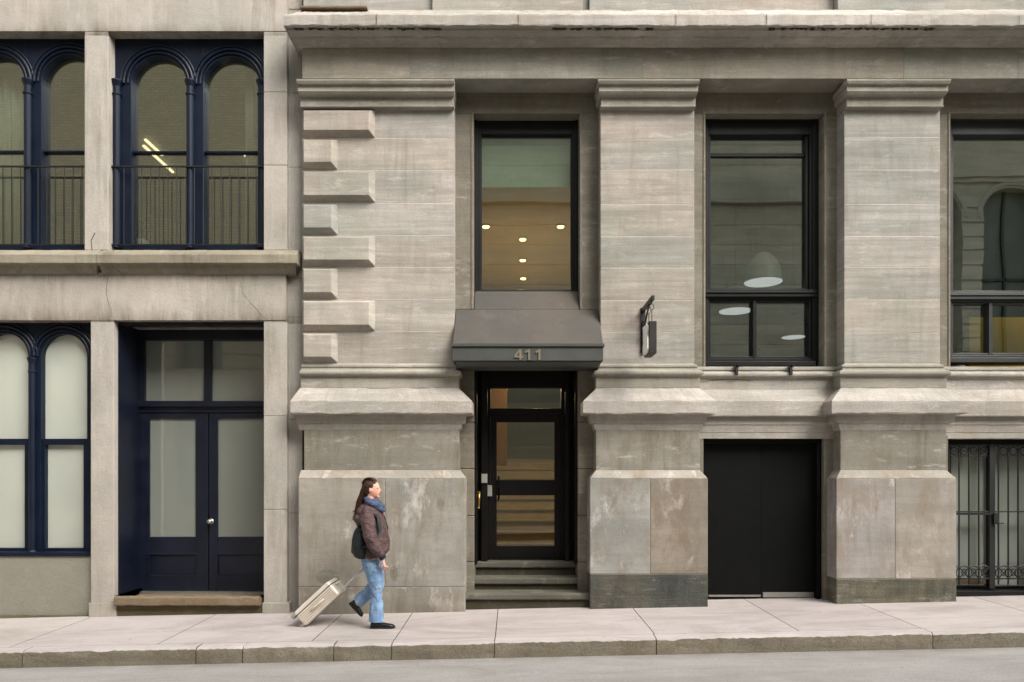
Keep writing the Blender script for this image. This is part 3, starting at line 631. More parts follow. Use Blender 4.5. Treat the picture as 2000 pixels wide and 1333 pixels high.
# arched windows
def arched(name_par,gl,Ys,q0,q1,mull,ends,capz,lowinset=False,colm=None):
    """gl list of (p0,p1,top); frame plane Ys"""
    b=MB(); Y=Ys; Yg=Ys+.09; ztop,zbot=Z(q0,Y),Z(q1,Y)
    edges=[ends[0]]
    for g in gl: edges+=[g[0],g[1]]
    edges.append(ends[1])
    k=(D+Y)/F
    mids=[]
    for i in range(0,len(edges),2): b.box(X(edges[i],Y),X(edges[i+1],Y),Y,Y+.14,zbot,ztop)
    for (p0,p1,t) in gl:
        cx=(X(p0,Y)+X(p1,Y))/2; r=(X(p1,Y)-X(p0,Y))/2; zs_=Z(t,Y)-r; n=20
        arc=[(cx-r*math.cos(math.pi*i/n),zs_+r*math.sin(math.pi*i/n)) for i in range(n+1)]
        for (a,c) in zip(arc,arc[1:]):
            b.face([(a[0],Y+.001,a[1]),(c[0],Y+.001,c[1]),(c[0],Y+.001,ztop),(a[0],Y+.001,ztop)])
            b.face([(a[0],Y+.001,a[1]),(c[0],Y+.001,c[1]),(c[0],Y+.13,c[1]),(a[0],Y+.13,a[1])])
        for rr,ra in ((.035,.014),(.085,.02),(.125,.013)):
            n2=20; R_=r+rr
            pts=[(cx-R_*math.cos(math.pi*i/n2),Y-.012,zs_+R_*math.sin(math.pi*i/n2)) for i in range(n2+1)]
            pts=[p for p in pts if X(ends[0],Y)-.0<p[0]<X(ends[1],Y)+.12]
            if len(pts)>2: b.tube(pts,ra,6)
        if mull: b.box(X(p0,Y),X(p1,Y),Y+.045,Y+.12,Z(mull+3.5,Y),Z(mull,Y))
        if lowinset: rect_frame(b,p0-1,p1+1,mull+3,q1-2,Y+.03,9,9,8,9,.09)
        b.box(X(p0,Y),X(p1,Y),Y+.03,Y+.14,zbot,zbot+(.07 if not lowinset else .02))
    w_=b.build('window',M['blue'],name_par,bevel=.003)
    for (p0,p1,t) in gl:
        pane(p0-4,p1+4,t-3,q1-3,Yg,M['frost'] if lowinset else M['glassw'],w_)
    b=MB()
    for p,rad in colm:
        cx=X(p,Y); yy=Y-.03
        b.lathe((cx,yy,0),[(rad*1.3,zbot),(rad*1.3,zbot+.03),(rad,zbot+.05),(rad,Z(capz+30,Y)),(rad*1.25,Z(capz+28,Y)),(rad*1.25,Z(capz+26,Y)),(rad*.95,Z(capz+24,Y)),(rad*1.0,Z(capz+12,Y)),(rad*1.4,Z(capz+4,Y)),(rad*1.5,Z(capz+2,Y)),(rad*1.5,Z(capz,Y)),(rad*1.1,Z(capz-1,Y))],14)
    b.build('column',M['blue'],w_,smooth=False)
    return w_
arched(lb,[(256,364,110),(397,506,111)],.21,74,487,292,(214,522),161,colm=[(231,.047),(374,.047),(513,.047)])
arched(lb,[(-60,48,107),(81,190,106)],.21,74,487,291,(-110,206),159,colm=[(-86,.047),(58,.047),(197,.047)])
arched(lb,[(-36,55,651),(80,170,652)],.21,622,1082,857,(-110,181),700,lowinset=True,colm=[(66,.038)])
b=MB(); b.box(X(-130,.12),X(177,.12),.12,.4,Z(1087,.12),Z(1079,.12)); b.build('window_sill',M['blue'],lb,bevel=.004)
b=MB(); b.box(X(-130,.14),X(178,.14),.14,.7,-.4,Z(1087,.14)); b.build('wall_panel',M['stucco'],lb)
b=MB(); b.stack(X(-130,.08),X(174,.08),.7,[(-.4,0,.07),(Z(1208,.08),0,.07),(Z(1204,.08),0,.09)],nx=60,jit=.006); b.build('plinth',M['rubble'],lb)
# door recess
dY=.66
b=MB(); zd=Z(1156,dY)
b.box(lx(220)+.006,X(232,.15),.15,dY,zd-.02,lz(626)); 
b.box(X(232,.15)-.02,X(269,dY),.30,dY,zd,lz(626)-.005)
b.box(lx(514)+.01,lx(530),.12,dY,zd-.02,lz(626))
b.box(X(225,dY),lx(560),dY-.02,dY+.1,Z(665,dY),Z(600,dY)); b.box(X(225,dY),lx(560),.16,.28,lz(636,.16),lz(600,.16))
for p0,p1 in ((255,282),(398,412),(520,560)): b.box(X(p0,dY),X(p1,dY),dY,dY+.1,Z(784,dY),Z(665,dY))
b.box(X(255,dY),X(560,dY),dY-.04,dY+.1,Z(795,dY),Z(784,dY)); b.box(X(255,dY),X(560,dY),dY,dY+.1,Z(806,dY),Z(795,dY))
b.box(X(255,dY),X(272,dY),dY-.01,dY+.1,zd,Z(806,dY))
fr=b.build('door_frame',M['bluedk'],lb,bevel=.005)
pane(280,400,663,786,dY+.05,M['frostdk'],fr); pane(410,525,663,786,dY+.05,M['frostdk'],fr)
for k_,(p0,p1,g0,g1) in enumerate(((272.5,406.5,292,382),(408,541,425,517))):
    b=MB(); y=dY+.015
    b.box(X(p0,y),X(g0,y),y,y+.05,zd+.01,Z(807,y)); b.box(X(g1,y),X(p1,y),y,y+.05,zd+.01,Z(807,y))
    b.box(X(g0,y),X(g1,y),y,y+.05,Z(818,y),Z(807,y)); b.box(X(g0,y),X(g1,y),y,y+.05,Z(1084,y),Z(1049,y)); b.box(X(g0,y),X(g1,y),y,y+.05,zd+.01,Z(1124,y))
    b.box(X(g0,y),X(g1,y),y+.02,y+.05,Z(1124,y),Z(1084,y)); rect_frame(b,g0-3,g1+3,1081,1127,y-.006,3,3,3,3,.02)
    dd=b.build('door',M['bluedk'],lb,bevel=.004); pane(g0-2,g1+2,816,1051,y+.025,M['frostdk'],dd)
    if k_: 
        b=MB(); c=(X(412,y),y-.05,Z(1019,y)); b.ell(c,(.034,.03,.034)); b.tube([(c[0],y,c[2]),(c[0],y-.05,c[2])],.014); b.tube([(c[0],y-.004,c[2]),(c[0],y+.004,c[2])],.04,14); b.build('knob',M['steel'],dd,smooth=True)
b=MB(); b.box(X(255,dY-.04),lx(560),dY-.06,dY+.1,zd-.03,zd+.006,m=0); b.build('threshold',M['steel'],fr)
b=MB(); z=Z(1166,-.02); b.stack(X(222,-.02),X(506,-.02),.8,[(z-.115,0,.01),(z-.10,0,-.02),(z-.02,0,-.02),(z+.005,0,.0),(zd-.022,0,.2)],nx=60,jit=.009); b.build('door_sill',M['brown'],lb)
b=MB(); b.box(X(226,.06),X(514,.06),.06,.8,-.4,z-.10); b.build('sill_base',M['rubble'],lb)
# balcony railings
def railing(p0,p1,label):
    y=.13; t=thing('balcony_railing',((X(p0,y)+X(p1,y))/2,y,Z(485,y)),label,'railing','iron railings across the arched windows')
    b=MB(); b.box(X(p0,y),X(p1,y),y-.012,y+.012,Z(327,y),Z(324.5,y)); b.build('rail',M['iron'],t); b=MB(); b.box(X(p0,y),X(p1,y),y-.008,y+.008,Z(479,y),Z(477.3,y)); b.build('rail',M['iron'],t)
    p=p0+8
    while p<p1-2:
        b=MB(); b.tube([(X(p,y),y,Z(478,y)),(X(p,y),y,Z(326,y))],.0055,5); p+=17.2; b.build('bar',M['iron'],t)
railing(217,516,'thin black iron railing across the arched windows above the blue double doors')
railing(-140,166,'thin black iron railing across the arched windows at the far left edge')

# ------------------------------------------------------------------ interiors
def room(par,x0,x1,y0,y1,z0,z1,wall,ceil,floor,front=None):
    t=.08
    b=MB(); b.box(x0-t,x1+t,y1,y1+t,z0,z1); b.box(x0-t,x0,y0,y1,z0,z1); b.box(x1,x1+t,y0,y1,z0,z1); b.build('interior_wall',wall,par)
    b=MB(); b.box(x0-t,x1+t,y0,y1+t,z1,z1+t); b.build('interior_ceiling',ceil,par)
    b=MB(); b.box(x0-t,x1+t,y0,y1+t,z0-t,z0); b.build('interior_floor',floor,par)
# left upper room
room(lb,-11,X(587),.45,6.5,lz(500),7.05,M['intgrey'],M['intgrey'],M['intfloor'])
room(lb,-11,X(587),.8,3,-.1,Z(560),M['void'],M['void'],M['void'])
# right: window 1 room
room(rb,-1.2,1.5,.55,6.5,3.2,5.34,M['ceilwood'],M['ceilwood'],M['intfloor'])
room(rb,-1.2,1.5,.9,5.5,.42,3.05,M['intgrey'],M['intgrey'],M['stairwood'])
room(rb,1.75,9.3,.55,5.2,2.6,5.95,M['intdark'],M['intdark'],M['void'])
room(rb,1.75,9.3,.5,1.6,-.3,2.4,M['void'],M['void'],M['void'])
b=MB(); b.box(-2.6,9.6,6.7,6.8,-.4,ZT); b.box(-12,-2.6,6.7,6.8,-.4,ZT); b.box(-12,9.6,.5,6.8,7.3,7.4); b.build('rear_wall',M['void'],rb)
# partition between window 2 and 3 rooms
b=MB(); b.box(5.45,5.55,.9,5.2,2.6,5.95); b.build('interior_partition',M['intdark'],rb)
# yellow wall + light in window 3
b=MB(); b.box(X(1893,1.2),8.9,1.2,1.3,2.6,Z(620,1.2)); b.build('yellow_panel',M['yellow'],rb)
b=MB()
for i in range(4): b.box(X(1900,1.15),8.5,1.14,1.19,2.9+i*.13,2.93+i*.13)
b=MB(); b.box(4.2,5.4,3.4,3.8,2.6,Z(681,3.4)); b.build('counter',M['white'],rb)
# stairs behind the front door
b=MB()
for i in range(9): b.box(-.62,1.1,2.1+i*.27,5.5,.42+i*.165,.42+(i+1)*.165-.02); b.box(-.62,1.1,2.06+i*.27,5.5,.42+(i+1)*.165-.02,.42+(i+1)*.165)
b.build('stairs',M['stairwood'],rb)
b=MB(); b.box(-.75,-.07,1.5,1.55,1.75,3.0); b.build('orange_panel',M['orangewall'],rb)
GL='warm round ceiling downlights'
for i,(x,yy,lab) in enumerate(((-.388,1.96,'left one of the two nearest round warm downlights in the window over the canopy'),(.723,1.96,'right one of the two nearest round warm downlights in the window over the canopy'),(.168,2.55,'nearest of the three warm downlights in a row down the middle of the ceiling'),(.185,3.67,'middle of the three warm downlights in a row down the centre of the ceiling'),(.21,4.84,'farthest and lowest of the warm downlights in the window over the canopy'))):
    t=thing('ceiling_light',(x,yy,5.33),lab,'ceiling light',GL)
    b=MB(); b.lathe((x,yy,5.30),[(.045,0),(.052,.012),(.05,.03)],18); b.build('diffuser',M['warmlamp'],t)
    b=MB(); b.lathe((x,yy,5.318),[(.07,0),(.072,.02)],18); b.build('trim_ring',M['ceilwood'],t)
def plight(x,y,z,e,c,r=.15):
    l=bpy.data.lights.new('lamp_or_fill_light','POINT'); l.energy=e; l.color=c; l.shadow_soft_size=r
    o=bpy.data.objects.new('lamp_or_fill_light',l); sc.collection.objects.link(o); o.location=(x,y,z)
plight(.17,2.4,4.2,17,(1,.66,.3),.3); plight(.2,4.4,4.2,14,(1,.66,.3),.3)
plight(.35,1.5,2.97,30,(1,.74,.45),.05)  # added unseen point above the transom, brightens the stair hall
plight(7.2,.8,4.3,4.5,(1,.8,.35),.15)
plight(-3.6,3.4,4.9,9,(1,.9,.75),.1); plight(-8.6,2.6,4.9,9,(1,.9,.75),.1)  # added unseen points, brighten the curtains and room beyond the strip lights
GP='bell shaped pendant lamps behind the dark window'
for (x,yy,z,lab) in ((3.36,.86,4.205,'largest and nearest bell pendant lamp in the dark window beside the hanging sign'),(3.41,2.25,4.13,'pendant lamp seen as a white oval in the lower left pane beside the hanging sign'),(5.0,4.1,4.08,'pendant lamp cut off by the frame at the right of the lower right pane')):
    t=thing('pendant_lamp',(x,yy,z),lab,'pendant lamp',GP)
    s_=1 if yy<4 else .8
    b=MB(); b.lathe((x,yy,z),[(.25*s_,0),(.245*s_,.02),(.235*s_,.12),(.205*s_,.22),(.16*s_,.30),(.10*s_,.365),(.07*s_,.38)],28); b.build('lamp_shade',M['shade'],t,smooth=True)
    b=MB(); b.lathe((x,yy,z-.012),[(.24*s_,0),(.246*s_,.01)],28); b.build('diffuser',M['lampdisc'],t)
    b=MB(); b.tube([(x,yy,z+.38),(x,yy,5.95)],.004,6); b.lathe((x,yy,z+.38),[(.05,0),(.04,.04)],12); b.build('cable',M['void'],t)
# linear lights upstairs left
for (x,a,c,lab) in ((-6.0,3.0,4.05,'longer thin yellow strip light behind the arched window above the blue doors'),(-5.86,2.78,3.35,'shorter thin yellow strip light beside the longer one behind the arched window'),(-4.47,3.3,4.1,'thin yellow strip light beside the white curtain in the upper window nearest the pier')):
    b=MB(); b.box(x-.02,x+.02,a,c,6.97,7.0); tag(b.build('strip_light',M['linelamp']),lab,'strip light','yellow strip lights upstairs')
def curtain(p0,p1,q0,q1,y,lab):
    b=MB(); n=60; r0=[];r1=[]
    x0,x1=X(p0,y),X(p1,y)
    for i in range(n+1):
        x=x0+(x1-x0)*i/n; yy=y+.035*math.sin(i*.95)+.01*math.sin(i*2.3); r0.append((x,yy,Z(q1,y))); r1.append((x,yy*1.0,Z(q0,y)))
    b.grid([r0,r1],False); o=b.build('curtain',M['curtain'],smooth=True,recalc=False); md=o.modifiers.new('t','SOLIDIFY'); md.thickness=.006
    tag(o,lab,'curtain','white curtains upstairs')
curtain(-70,60,95,485,.5,'white gathered curtain in the arched window at the far left edge')
curtain(480,520,95,485,.5,'narrow white curtain drawn aside in the upper window nearest the pier')
# plants in upstairs window and yellow window
def plant(x,y,z,lab,s=.2,n=60):
    t=thing('potted_plant',(x,y,z),lab,'plant'); b=MB()
    for i in range(n):
        a=random.uniform(0,6.28); r=random.uniform(.1,1)*s; h=random.uniform(.3,1.6)*s; c=Vector((x+r*math.cos(a),y+r*math.sin(a)*.5,z+.15+h)); d=Vector((random.uniform(-1,1),random.uniform(-1,1),random.uniform(-.6,.6))).normalized(); u=d.cross(Vector((0,0,1))).normalized()
        L=s*.35; b.face([c-d*L,c+u*L*.35,c+d*L,c-u*L*.35])
    b.build('leaves',M['leaf'],t,recalc=False)
    b=MB(); b.lathe((x,y,z),[(.06,0),(.09,.16)],14); b.build('pot',M['white'],t)
plant(X(275,.55),.55,Z(492,.5),'leafy plant behind the railing low in the arched window above the doors',.16)
plant(X(1872,.9),.9,Z(715,.9)-.1,'small plant in the lower left pane of the yellow lit window',.16)

# ------------------------------------------------------------------ across the street (mirrored in the glass)
OY=-13.0
ob=thing('arched_stone_building',(6,OY,-.2),'stone building with round arches across the street, seen only mirrored in the window glass','building','buildings across the street')
def oppwall(par,x0,x1,mat,rows,pitch,ww,top,arch=True):
    b=MB(); zprev=-.6
    for (z0,z1) in rows:
        b.box(x0,x1,OY-.6,OY,zprev,z0); x=x0; zprev=z1
        while x<x1:
            b.box(x,min(x+pitch-ww,x1),OY-.6,OY,z0,z1)
            for k in range(int((z1-z0)/.45)):   # rustication
                b.box(x-.02,min(x+pitch-ww,x1)+.02,OY,OY+.05,z0+k*.45+.02,z0+k*.45+.40)
            if arch and x+pitch<x1:
                cx=x+pitch-ww/2; r=ww/2; zc_=z1-r; n=14
                arc=[(cx-r*math.cos(math.pi*i/n),zc_+r*math.sin(math.pi*i/n)) for i in range(n+1)]
                for a,c in zip(arc,arc[1:]): b.face([(a[0],OY,a[1]),(c[0],OY,c[1]),(c[0],OY,z1),(a[0],OY,z1)])
                b.tube([(cx-(r+.12)*math.cos(math.pi*i/n),OY+.03,zc_+(r+.12)*math.sin(math.pi*i/n)) for i in range(n+1)],.07,6)
            x+=pitch
        b.box(x0,x1,OY,OY+.22,z1+.25,z1+.45); b.box(x0,x1,OY,OY+.12,z1+.12,z1+.25)
    b.box(x0,x1,OY-.6,OY,zprev,top); b.box(x0,x1,OY,OY+.5,top-.4,top)
    b.build('wall',mat,par)
    b=MB(); b.box(x0,x1,OY-.5,OY-.45,-.3,top-.5); b.build('window_band',M['intdark'],par)
    b=MB()
    for (z0,z1) in rows:
        x=x0+pitch-ww/2
        while x<x1: b.box(x-.04,x+.04,OY-.44,OY-.36,z0,z1); b.box(x-ww/2,x+ww/2,OY-.44,OY-.36,(z0+z1)/2-.04,(z0+z1)/2+.04); x+=pitch
    b.build('sash',M['frame'],par)
oppwall(ob,11.5,27,M['opp'],[(.6,3.6),(5.0,10.6)],2.5,1.9,13.0)
b=MB(); z=-.5
while z<13.0:
    z1=min(13.0,z+.62)
    b.box(-4.2,11.48,OY-.6,OY+(.25 if 9.9<z<10.6 else .12 if z<.6 else 0),z+.01,z1,random.choice(tints)); z=z1
b.box(-4.2,11.48,OY-.5,OY-.03,-.5,12.9,(.5,.5,.5)); b.build('blank_wall',M['opp'],ob)
brick=N('tan_brick'); br=brick.n('TexBrick'); br.inputs['Scale'].default_value=1; br.inputs['Brick Width'].default_value=.24; br.inputs['Row Height'].default_value=.085; br.inputs['Mortar Size'].default_value=.008
br.inputs['Color1'].default_value=C(178,164,134); br.inputs['Color2'].default_value=C(166,152,124); br.inputs['Mortar'].default_value=C(146,134,112)
g_=brick.n('NewGeometry'); sp=brick.n('SeparateXYZ'); cb=brick.n('CombineXYZ'); brick.l(g_.outputs['Position'],sp.inputs[0]); brick.l(sp.outputs[0],cb.inputs[0]); brick.l(sp.outputs[2],cb.inputs[1]); brick.l(cb.outputs[0],br.inputs['Vector']); brick.l(br.outputs[0],brick.b.inputs['Base Color']); brick.b.inputs['Roughness'].default_value=.9
ob2=thing('brick_building',(-14,OY,-.5),'tan brick building across the street, seen only mirrored in the upper left windows','building','buildings across the street')
oppwall(ob2,-26,-4.3,brick.mat,[(.6,3.4),(5.0,7.4)],4.2,1.5,17.5,False)
struct(sheet('opposite_sidewalk',-40,40,OY-.5,-9.99,lambda x,y:SX*x+.0,M['walk'],8,1))
exec_person=True
# ------------------------------------------------------------------ person
PY=-.83
def pw(px,py,dy=0): return Vector((X(px,PY+dy),PY+dy,Z(py,PY+dy)))
def pl(px,py,dy=0):                 # silhouette point measured at the walker's centre plane, then offset sideways
    v=Vector((X(px,PY),PY+dy,Z(py,PY))); return v
def remesh(o,vox,it=6):
    md=o.modifiers.new('r','REMESH'); md.mode='VOXEL'; md.voxel_size=vox; md.use_smooth_shade=True
    s=o.modifiers.new('s','SMOOTH'); s.iterations=it; s.factor=.5
def rloft(b,rings,n=24):            # rings: (center, rx, ry) horizontal ellipses
    b.grid([[(c.x+rx*math.cos(2*math.pi*k/n),c.y+ry*math.sin(2*math.pi*k/n),c.z) for k in range(n)] for c,rx,ry in rings],True,WHITE,0,True,True)
pe=thing('person',(pl(735,1223).x,PY,gz(-1.5,PY)),'person walking right in mauve brown jacket, blue jeans and scarf, pulling a suitcase','person')
# body (one surface): head, neck, torso, arms, hands, legs
b=MB()
hc=pl(726,955)
b.ell(hc,(.088,.07,.106)); b.ell(hc+Vector((.028,0,-.035)),(.062,.055,.075))
b.ell(hc+Vector((.083,0,-.012)),(.016,.012,.022)); b.ell(hc+Vector((.094,0,-.022)),(.012,.011,.011))   # nose
b.ell(hc+Vector((.070,0,-.058)),(.019,.022,.010)); b.ell(hc+Vector((.066,0,-.086)),(.022,.026,.018)); b.ell(hc+Vector((.072,0,.012)),(.014,.045,.010))
for s_ in (-1,1): b.ell(hc+Vector((-.002,s_*.07,-.012)),(.020,.009,.03))
b.tube([hc+Vector((-.01,0,-.05)),pl(722,985)],[.05,.058],12)
rloft(b,[(pl(724,990),.07,.12),(pl(725,1010),.10,.16),(pl(727,1050),.095,.14),(pl(728,1080),.07,.10)])
hN=[pl(724,1000,-.17),pl(731,1046,-.21),pl(752,1083,-.20)]; hF=[pl(722,1000,.17),pl(712,1047,.21),pl(715,1090,.20)]
for L in (hN,hF): b.tube(L,[.045,.038,.026],10)
def hand(b,wr,d,palm_n,curl,side):
    d=d.normalized(); n=palm_n.normalized(); u=d.cross(n).normalized()
    b.tube([wr-d*.02,wr+d*.03,wr+d*.085],[(.024,.020),(.036,.017),(.038,.014)],10)
    for k,(o,L) in enumerate(((-.028,.068),(-.010,.078),(.010,.073),(.028,.058))):
        p=wr+d*.08+u*o; pts=[p]; dd=d.copy()
        for seg in (.42,.32,.26):
            dd=(dd*math.cos(curl)+n*math.sin(curl)).normalized() if True else dd
            p=p+dd*L*seg; pts.append(p); 
            nn=(n*math.cos(curl)-d*math.sin(curl)); dd=(dd+n*curl*.6).normalized()
        b.tube(pts,[.0095,.009,.008,.0065],7)
    p=wr+d*.03-u*.03*side; b.tube([p,p-u*side*.025+d*.025+n*.01,p-u*side*.02+d*.055+n*.025],[.011,.0095,.0075],7)
hd=Vector((.25,0,-1)); hand(b,hN[2]+Vector((.012,0,-.035)),hd,Vector((-.3,1,0)),.55,1)
hand(b,hF[2]+Vector((0,0,-.01)),Vector((-.1,0,-1)),Vector((-.4,-1,0)),1.0,1)
nl=[pl(729,1088,-.09),pl(737,1143,-.085),pl(737,1212,-.085)]; fl=[pl(729,1088,.09),pl(733,1142,.085),pl(694,1184,.085)]
for L in (nl,fl): b.tube(L,[.085,.052,.038],12)
body=b.build('body',M['skin'],pe); remesh(body,.0055,4)
# eyes, brows, lips small features
b=MB()
for s_ in (-1,1): b.ell(hc+Vector((.070,s_*.03,.002)),(.010,.013,.006))
b.build('eye',M['shoe'],pe)
b=MB(); b.ell(hc+Vector((.083,0,-.058)),(.009,.02,.006)); b.build('lips',solid('lips',C(176,96,88),.5),pe)
# jeans
b=MB()
rloft(b,[(pl(728,1075),.115,.165),(pl(729,1092),.125,.17),(pl(730,1108),.12,.165)])
b.tube([pl(730,1095,-.085),pl(735,1120,-.09),pl(738.5,1145,-.088),pl(738.5,1175,-.088),pl(738,1212,-.088)],[.112,.097,.080,.074,.082],18)
b.tube([pl(729,1095,.085),pl(733,1122,.09),pl(732,1143,.088),pl(716,1162,.088),pl(695,1180,.088)],[.11,.092,.078,.070,.068],18)
j=b.build('jeans',M['jeans'],pe); remesh(j,.008,4)
tx=bpy.data.textures.new('wr','CLOUDS'); tx.noise_scale=.06
dm=j.modifiers.new('d','DISPLACE'); dm.texture=tx; dm.strength=.028; dm.mid_level=.5; dm.texture_coords='GLOBAL'
# shoes
def shoe(heel,toe,up,name='shoe'):
    d=(toe-heel).normalized(); up=up.normalized(); s=d.cross(up).normalized(); L=(toe-heel).length; b=MB(); rings=[]
    for t,h,wd in ((0,.045,.022),(.04,.07,.032),(.2,.085,.036),(.38,.075,.036),(.55,.052,.040),(.75,.042,.046),(.9,.036,.040),(.98,.024,.026),(1,.012,.012)):
        c=heel+d*L*t; rings.append([c+s*wd*math.cos(a)+up*(h/2+h/2*math.sin(a)) for a in [2*math.pi*k/14 for k in range(14)]])
    b.grid(rings,True,WHITE,0,True,True); o=b.build(name,M['shoe'],pe,smooth=True)
    b=MB(); b.grid([[heel+d*L*t+s*wd*q-up*.006 for q in (-1,1)]+[heel+d*L*t+s*wd*q+up*.012 for q in (1,-1)] for t,wd in ((-.01,.026),(.1,.036),(.4,.036),(.7,.047),(.9,.042),(1.01,.018))],True,WHITE,0,True,True); b.build('sole',M['rubber'],o)
g0=gz(-1.6,PY-.085)+.008
shoe(Vector((pl(727,1223).x,PY-.088,g0)),Vector((pl(774,1223).x,PY-.095,g0+.002)),Vector((0,0,1)))
hl=pl(679,1181,.088); shoe(hl+Vector((.0,0,.0)),pl(704,1207,.088),Vector((.75,0,.66)))
# jacket
b=MB()
rloft(b,[(pl(727,1089),.105,.18),(pl(727,1085),.135,.20),(pl(731,1075),.172,.185),(pl(731,1060),.170,.185),(pl(729,1040),.160,.185),(pl(727,1018),.145,.185),(pl(725,1003),.125,.18),(pl(724,994),.10,.165),(pl(722,986),.075,.10),(pl(722,981),.07,.085)],28)
b.tube([pl(723,1001,-.175),pl(726,1020,-.22),pl(731,1045,-.235),pl(742,1068,-.225),pl(752,1083,-.21)],[.078,.080,.078,.070,.046],16)
b.tube([pl(721,1001,.175),pl(716,1022,.22),pl(713,1046,.23),pl(713,1068,.22),pl(715,1086,.21)],[.078,.08,.076,.07,.046],16)
for (px,py,r) in ((706,1000,(.07,.12,.06)),(702,1012,(.06,.11,.075)),(712,992,(.07,.11,.05)),(703,1022,(.045,.08,.05))): b.ell(pl(px,py),r)
jk=b.build('jacket',M['jacket'],pe); remesh(jk,.009,5)
tx=bpy.data.textures.new('pf','CLOUDS'); tx.noise_scale=.085
dm=jk.modifiers.new('d','DISPLACE'); dm.texture=tx; dm.strength=.03; dm.mid_level=.5; dm.texture_coords='GLOBAL'
b=MB(); b.tube([pl(750,1080,-.21),pl(755,1088,-.205)],[.043,.036],14); b.build('cuff',M['pack'],jk,smooth=True)
# scarf
b=MB()
for k,(cx,cy,rx,ry,rr,tilt) in enumerate(((727,978,.072,.085,.030,-.25),(731,984,.085,.10,.034,-.4),(737,991,.065,.08,.03,-.5))):
    b.tube([pl(cx,cy)+Vector((rx*math.cos(a),ry*math.sin(a),tilt*rx*math.cos(a)+.004*math.sin(5*a))) for a in [2*math.pi*i/20 for i in range(20)]],rr,10,closed=True)
s_=b.build('scarf',M['scarf'],pe); remesh(s_,.008,3)
# hair: cap plus long tail
b=MB(); b.ell(hc+Vector((-.022,0,.018)),(.088,.080,.103)); b.ell(hc+Vector((-.004,0,.05)),(.074,.066,.057)); b.ell(hc+Vector((-.055,0,-.025)),(.055,.072,.07))
b.tube([pl(713,962),pl(707,972,-.01),pl(703,985,-.02),pl(701,1000,-.03),pl(699,1009,-.04),pl(697,1017,-.04)],[(.030,.036),(.030,.042),(.034,.046),(.031,.044),(.022,.034),(.008,.012)],12)
h=b.build('hair',M['hair'],pe); remesh(h,.007,3)
tx=bpy.data.textures.new('hr','CLOUDS'); tx.noise_scale=.02
dm=h.modifiers.new('d','DISPLACE'); dm.texture=tx; dm.strength=.012; dm.mid_level=.5; dm.texture_coords='GLOBAL'
b=MB(); rs=random.Random(4)
for i in range(90):
    y0=rs.uniform(-.075,.075); a0=pl(712+rs.uniform(-5,4),958+rs.uniform(-8,10),y0); j1=rs.uniform(-4,3)
    e=pl(694+rs.uniform(-5,6),1004+rs.uniform(-8,14),y0*.7-.04)
    b.tube([a0,pl(705+j1,975,y0-.015),pl(701+j1,995,y0*.9-.03),e],[.003,.0035,.003,.001],4)
for i in range(50):
    a=rs.uniform(-1.2,1.2); c0=hc+Vector((-.02,0,.018))
    pts=[c0+Vector((.090*math.cos(t),.083*math.sin(a)*math.cos(t*.35)*1.0,.106*math.sin(t))) for t in [rs.uniform(.75,1.0)+k*.45 for k in range(5)]]
    b.tube(pts,.003,4)
b.build('hair_strands',M['hair'],h)
# backpack (worn, a thing of its own)
bp=thing('backpack',tuple(pl(700,1070)),'black backpack worn on the back of the walking person','backpack')
b=MB(); rloft(b,[(pl(712,1090),.07,.16),(pl(711,1086),.105,.20),(pl(709,1070),.12,.215),(pl(708,1052),.11,.21),(pl(708,1036),.085,.17),(pl(709,1026),.05,.12)],24)
o=b.build('pack_body',M['pack'],bp); remesh(o,.01,4)
b=MB(); rloft(b,[(pl(699,1086),.03,.09),(pl(697,1078),.06,.12),(pl(697,1062),.055,.115),(pl(699,1054),.02,.08)],20); o=b.build('front_pocket',M['pack'],bp); remesh(o,.01,3)
for s_ in (-1,1):
    b=MB(); b.tube([pl(708,1028,s_*.12),pl(716,1002,s_*.155),pl(728,996,s_*.14),pl(744,1010,s_*.165),pl(748,1035,s_*.20),pl(738,1058,s_*.235),pl(712,1068,s_*.19)],[(.03,.012)]*7,8); b.build('strap',M['pack'],bp,smooth=True)
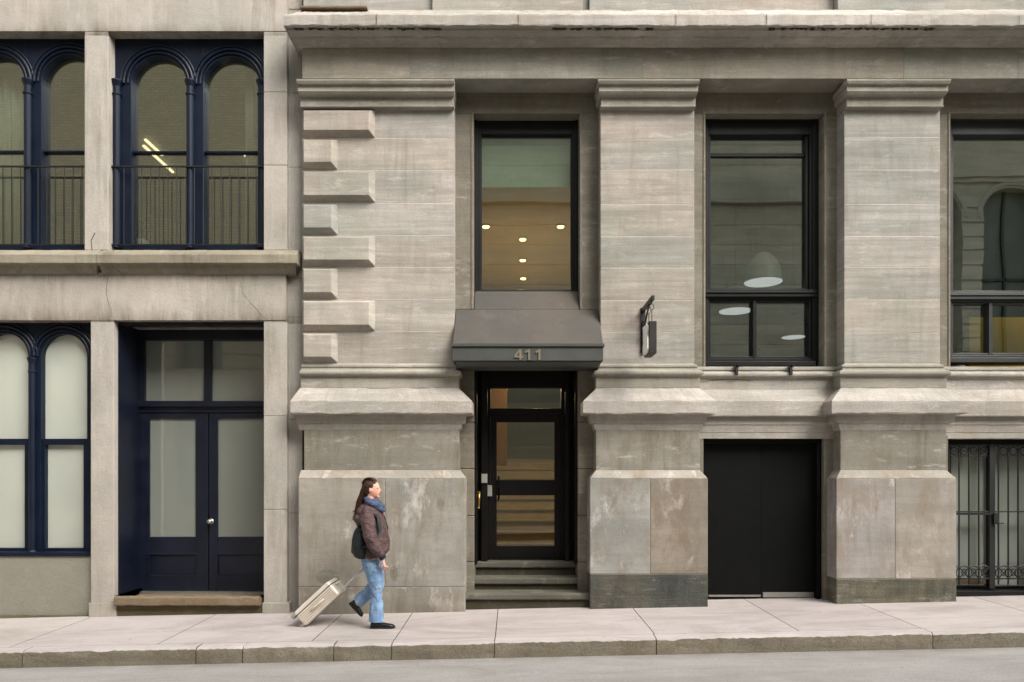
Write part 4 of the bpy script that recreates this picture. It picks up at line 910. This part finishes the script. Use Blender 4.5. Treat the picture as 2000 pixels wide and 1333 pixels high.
# suitcase --------------------------------------------------------------------
scz=thing('suitcase',tuple(pl(590,1222,.12)),'champagne hard shell suitcase tilted on its wheels, pulled by the walking person','suitcase')
A=pl(571,1199); Bp=pl(637,1138); u=(Bp-A).normalized(); v=Vector((u.z,0,-u.x))    # u along length up, v across thickness towards the ground
yc=PY+.20; hw=.19; Lc=.53; Tc=.20
o0=Vector((A.x,yc,A.z))
def sp_(a,c,yy): p=o0+u*a+v*c; return (p.x,yy,p.z)
def rbox(b,a0,a1,c0,c1,y0,y1): b.grid([[sp_(a0,c0,y0),sp_(a1,c0,y0),sp_(a1,c1,y0),sp_(a0,c1,y0)],[sp_(a0,c0,y1),sp_(a1,c0,y1),sp_(a1,c1,y1),sp_(a0,c1,y1)]],True,WHITE,0,True,True)
b=MB(); rbox(b,0,Lc,0,Tc,yc-hw,yc+hw); sh=b.build('shell',M['case'],scz,bevel=.028,segs=4)
b=MB()
for c_ in (.078,.100,.122,.144,.166):
    rbox(b,.03,Lc-.03,c_-.004,c_+.004,yc-hw-.004,yc-hw+.01)
for k_ in range(7):
    yy=yc-hw+.05+k_*.047
    for cc in (-.004,Tc-.006): rbox(b,.03,Lc-.03,cc,cc+.01,yy-.004,yy+.004)
b.build('ridge',M['casegroove'],sh,bevel=.002)
b=MB(); rbox(b,-.003,Lc+.003,.044,.054,yc-hw-.004,yc+hw+.004); b.build('zip_band',M['rubber'],sh)
b=MB(); b.tube([sp_(.18,.115,yc-hw-.002),sp_(.20,.115,yc-hw-.024),sp_(.34,.115,yc-hw-.024),sp_(.36,.115,yc-hw-.002)],.010,8); b.build('side_handle',M['case'],sh,smooth=True)
b=MB(); b.tube([sp_(Lc,.08,yc-.07),sp_(Lc+.03,.08,yc-.06),sp_(Lc+.03,.08,yc+.06),sp_(Lc,.08,yc+.07)],.012,8); b.build('top_handle',M['case'],sh,smooth=True)
hb=Vector(sp_(Lc-.02,Tc-.035,yc)); ht=pl(717,1103); ht=Vector((ht.x,yc,ht.z)); dd=(ht-hb)
b=MB()
for s_ in (-.05,.05): b.tube([hb+Vector((0,s_,0)),ht+Vector((0,s_,0))],.012,8)
b.tube([ht+Vector((0,-.06,0)),ht+Vector((0,.06,0))],.016,10); b.build('telescopic_handle',M['white'],scz,smooth=True)
for (a_,c_) in ((-.03,.03),(-.03,Tc-.03)):
    for s_ in (-1,1):
        b=MB(); c=Vector(sp_(a_,c_,yc+s_*(hw-.05))); 
        b.tube([c+Vector((0,-.016,0)),c+Vector((0,.016,0))],.03,16)
        wh=b.build('wheel',M['plate'],scz,bevel=.004); b=MB(); b.tube([c+u*.05+Vector((0,0,0)),c],[.022,.018],10); b.build('fork',M['case'],wh,smooth=True)
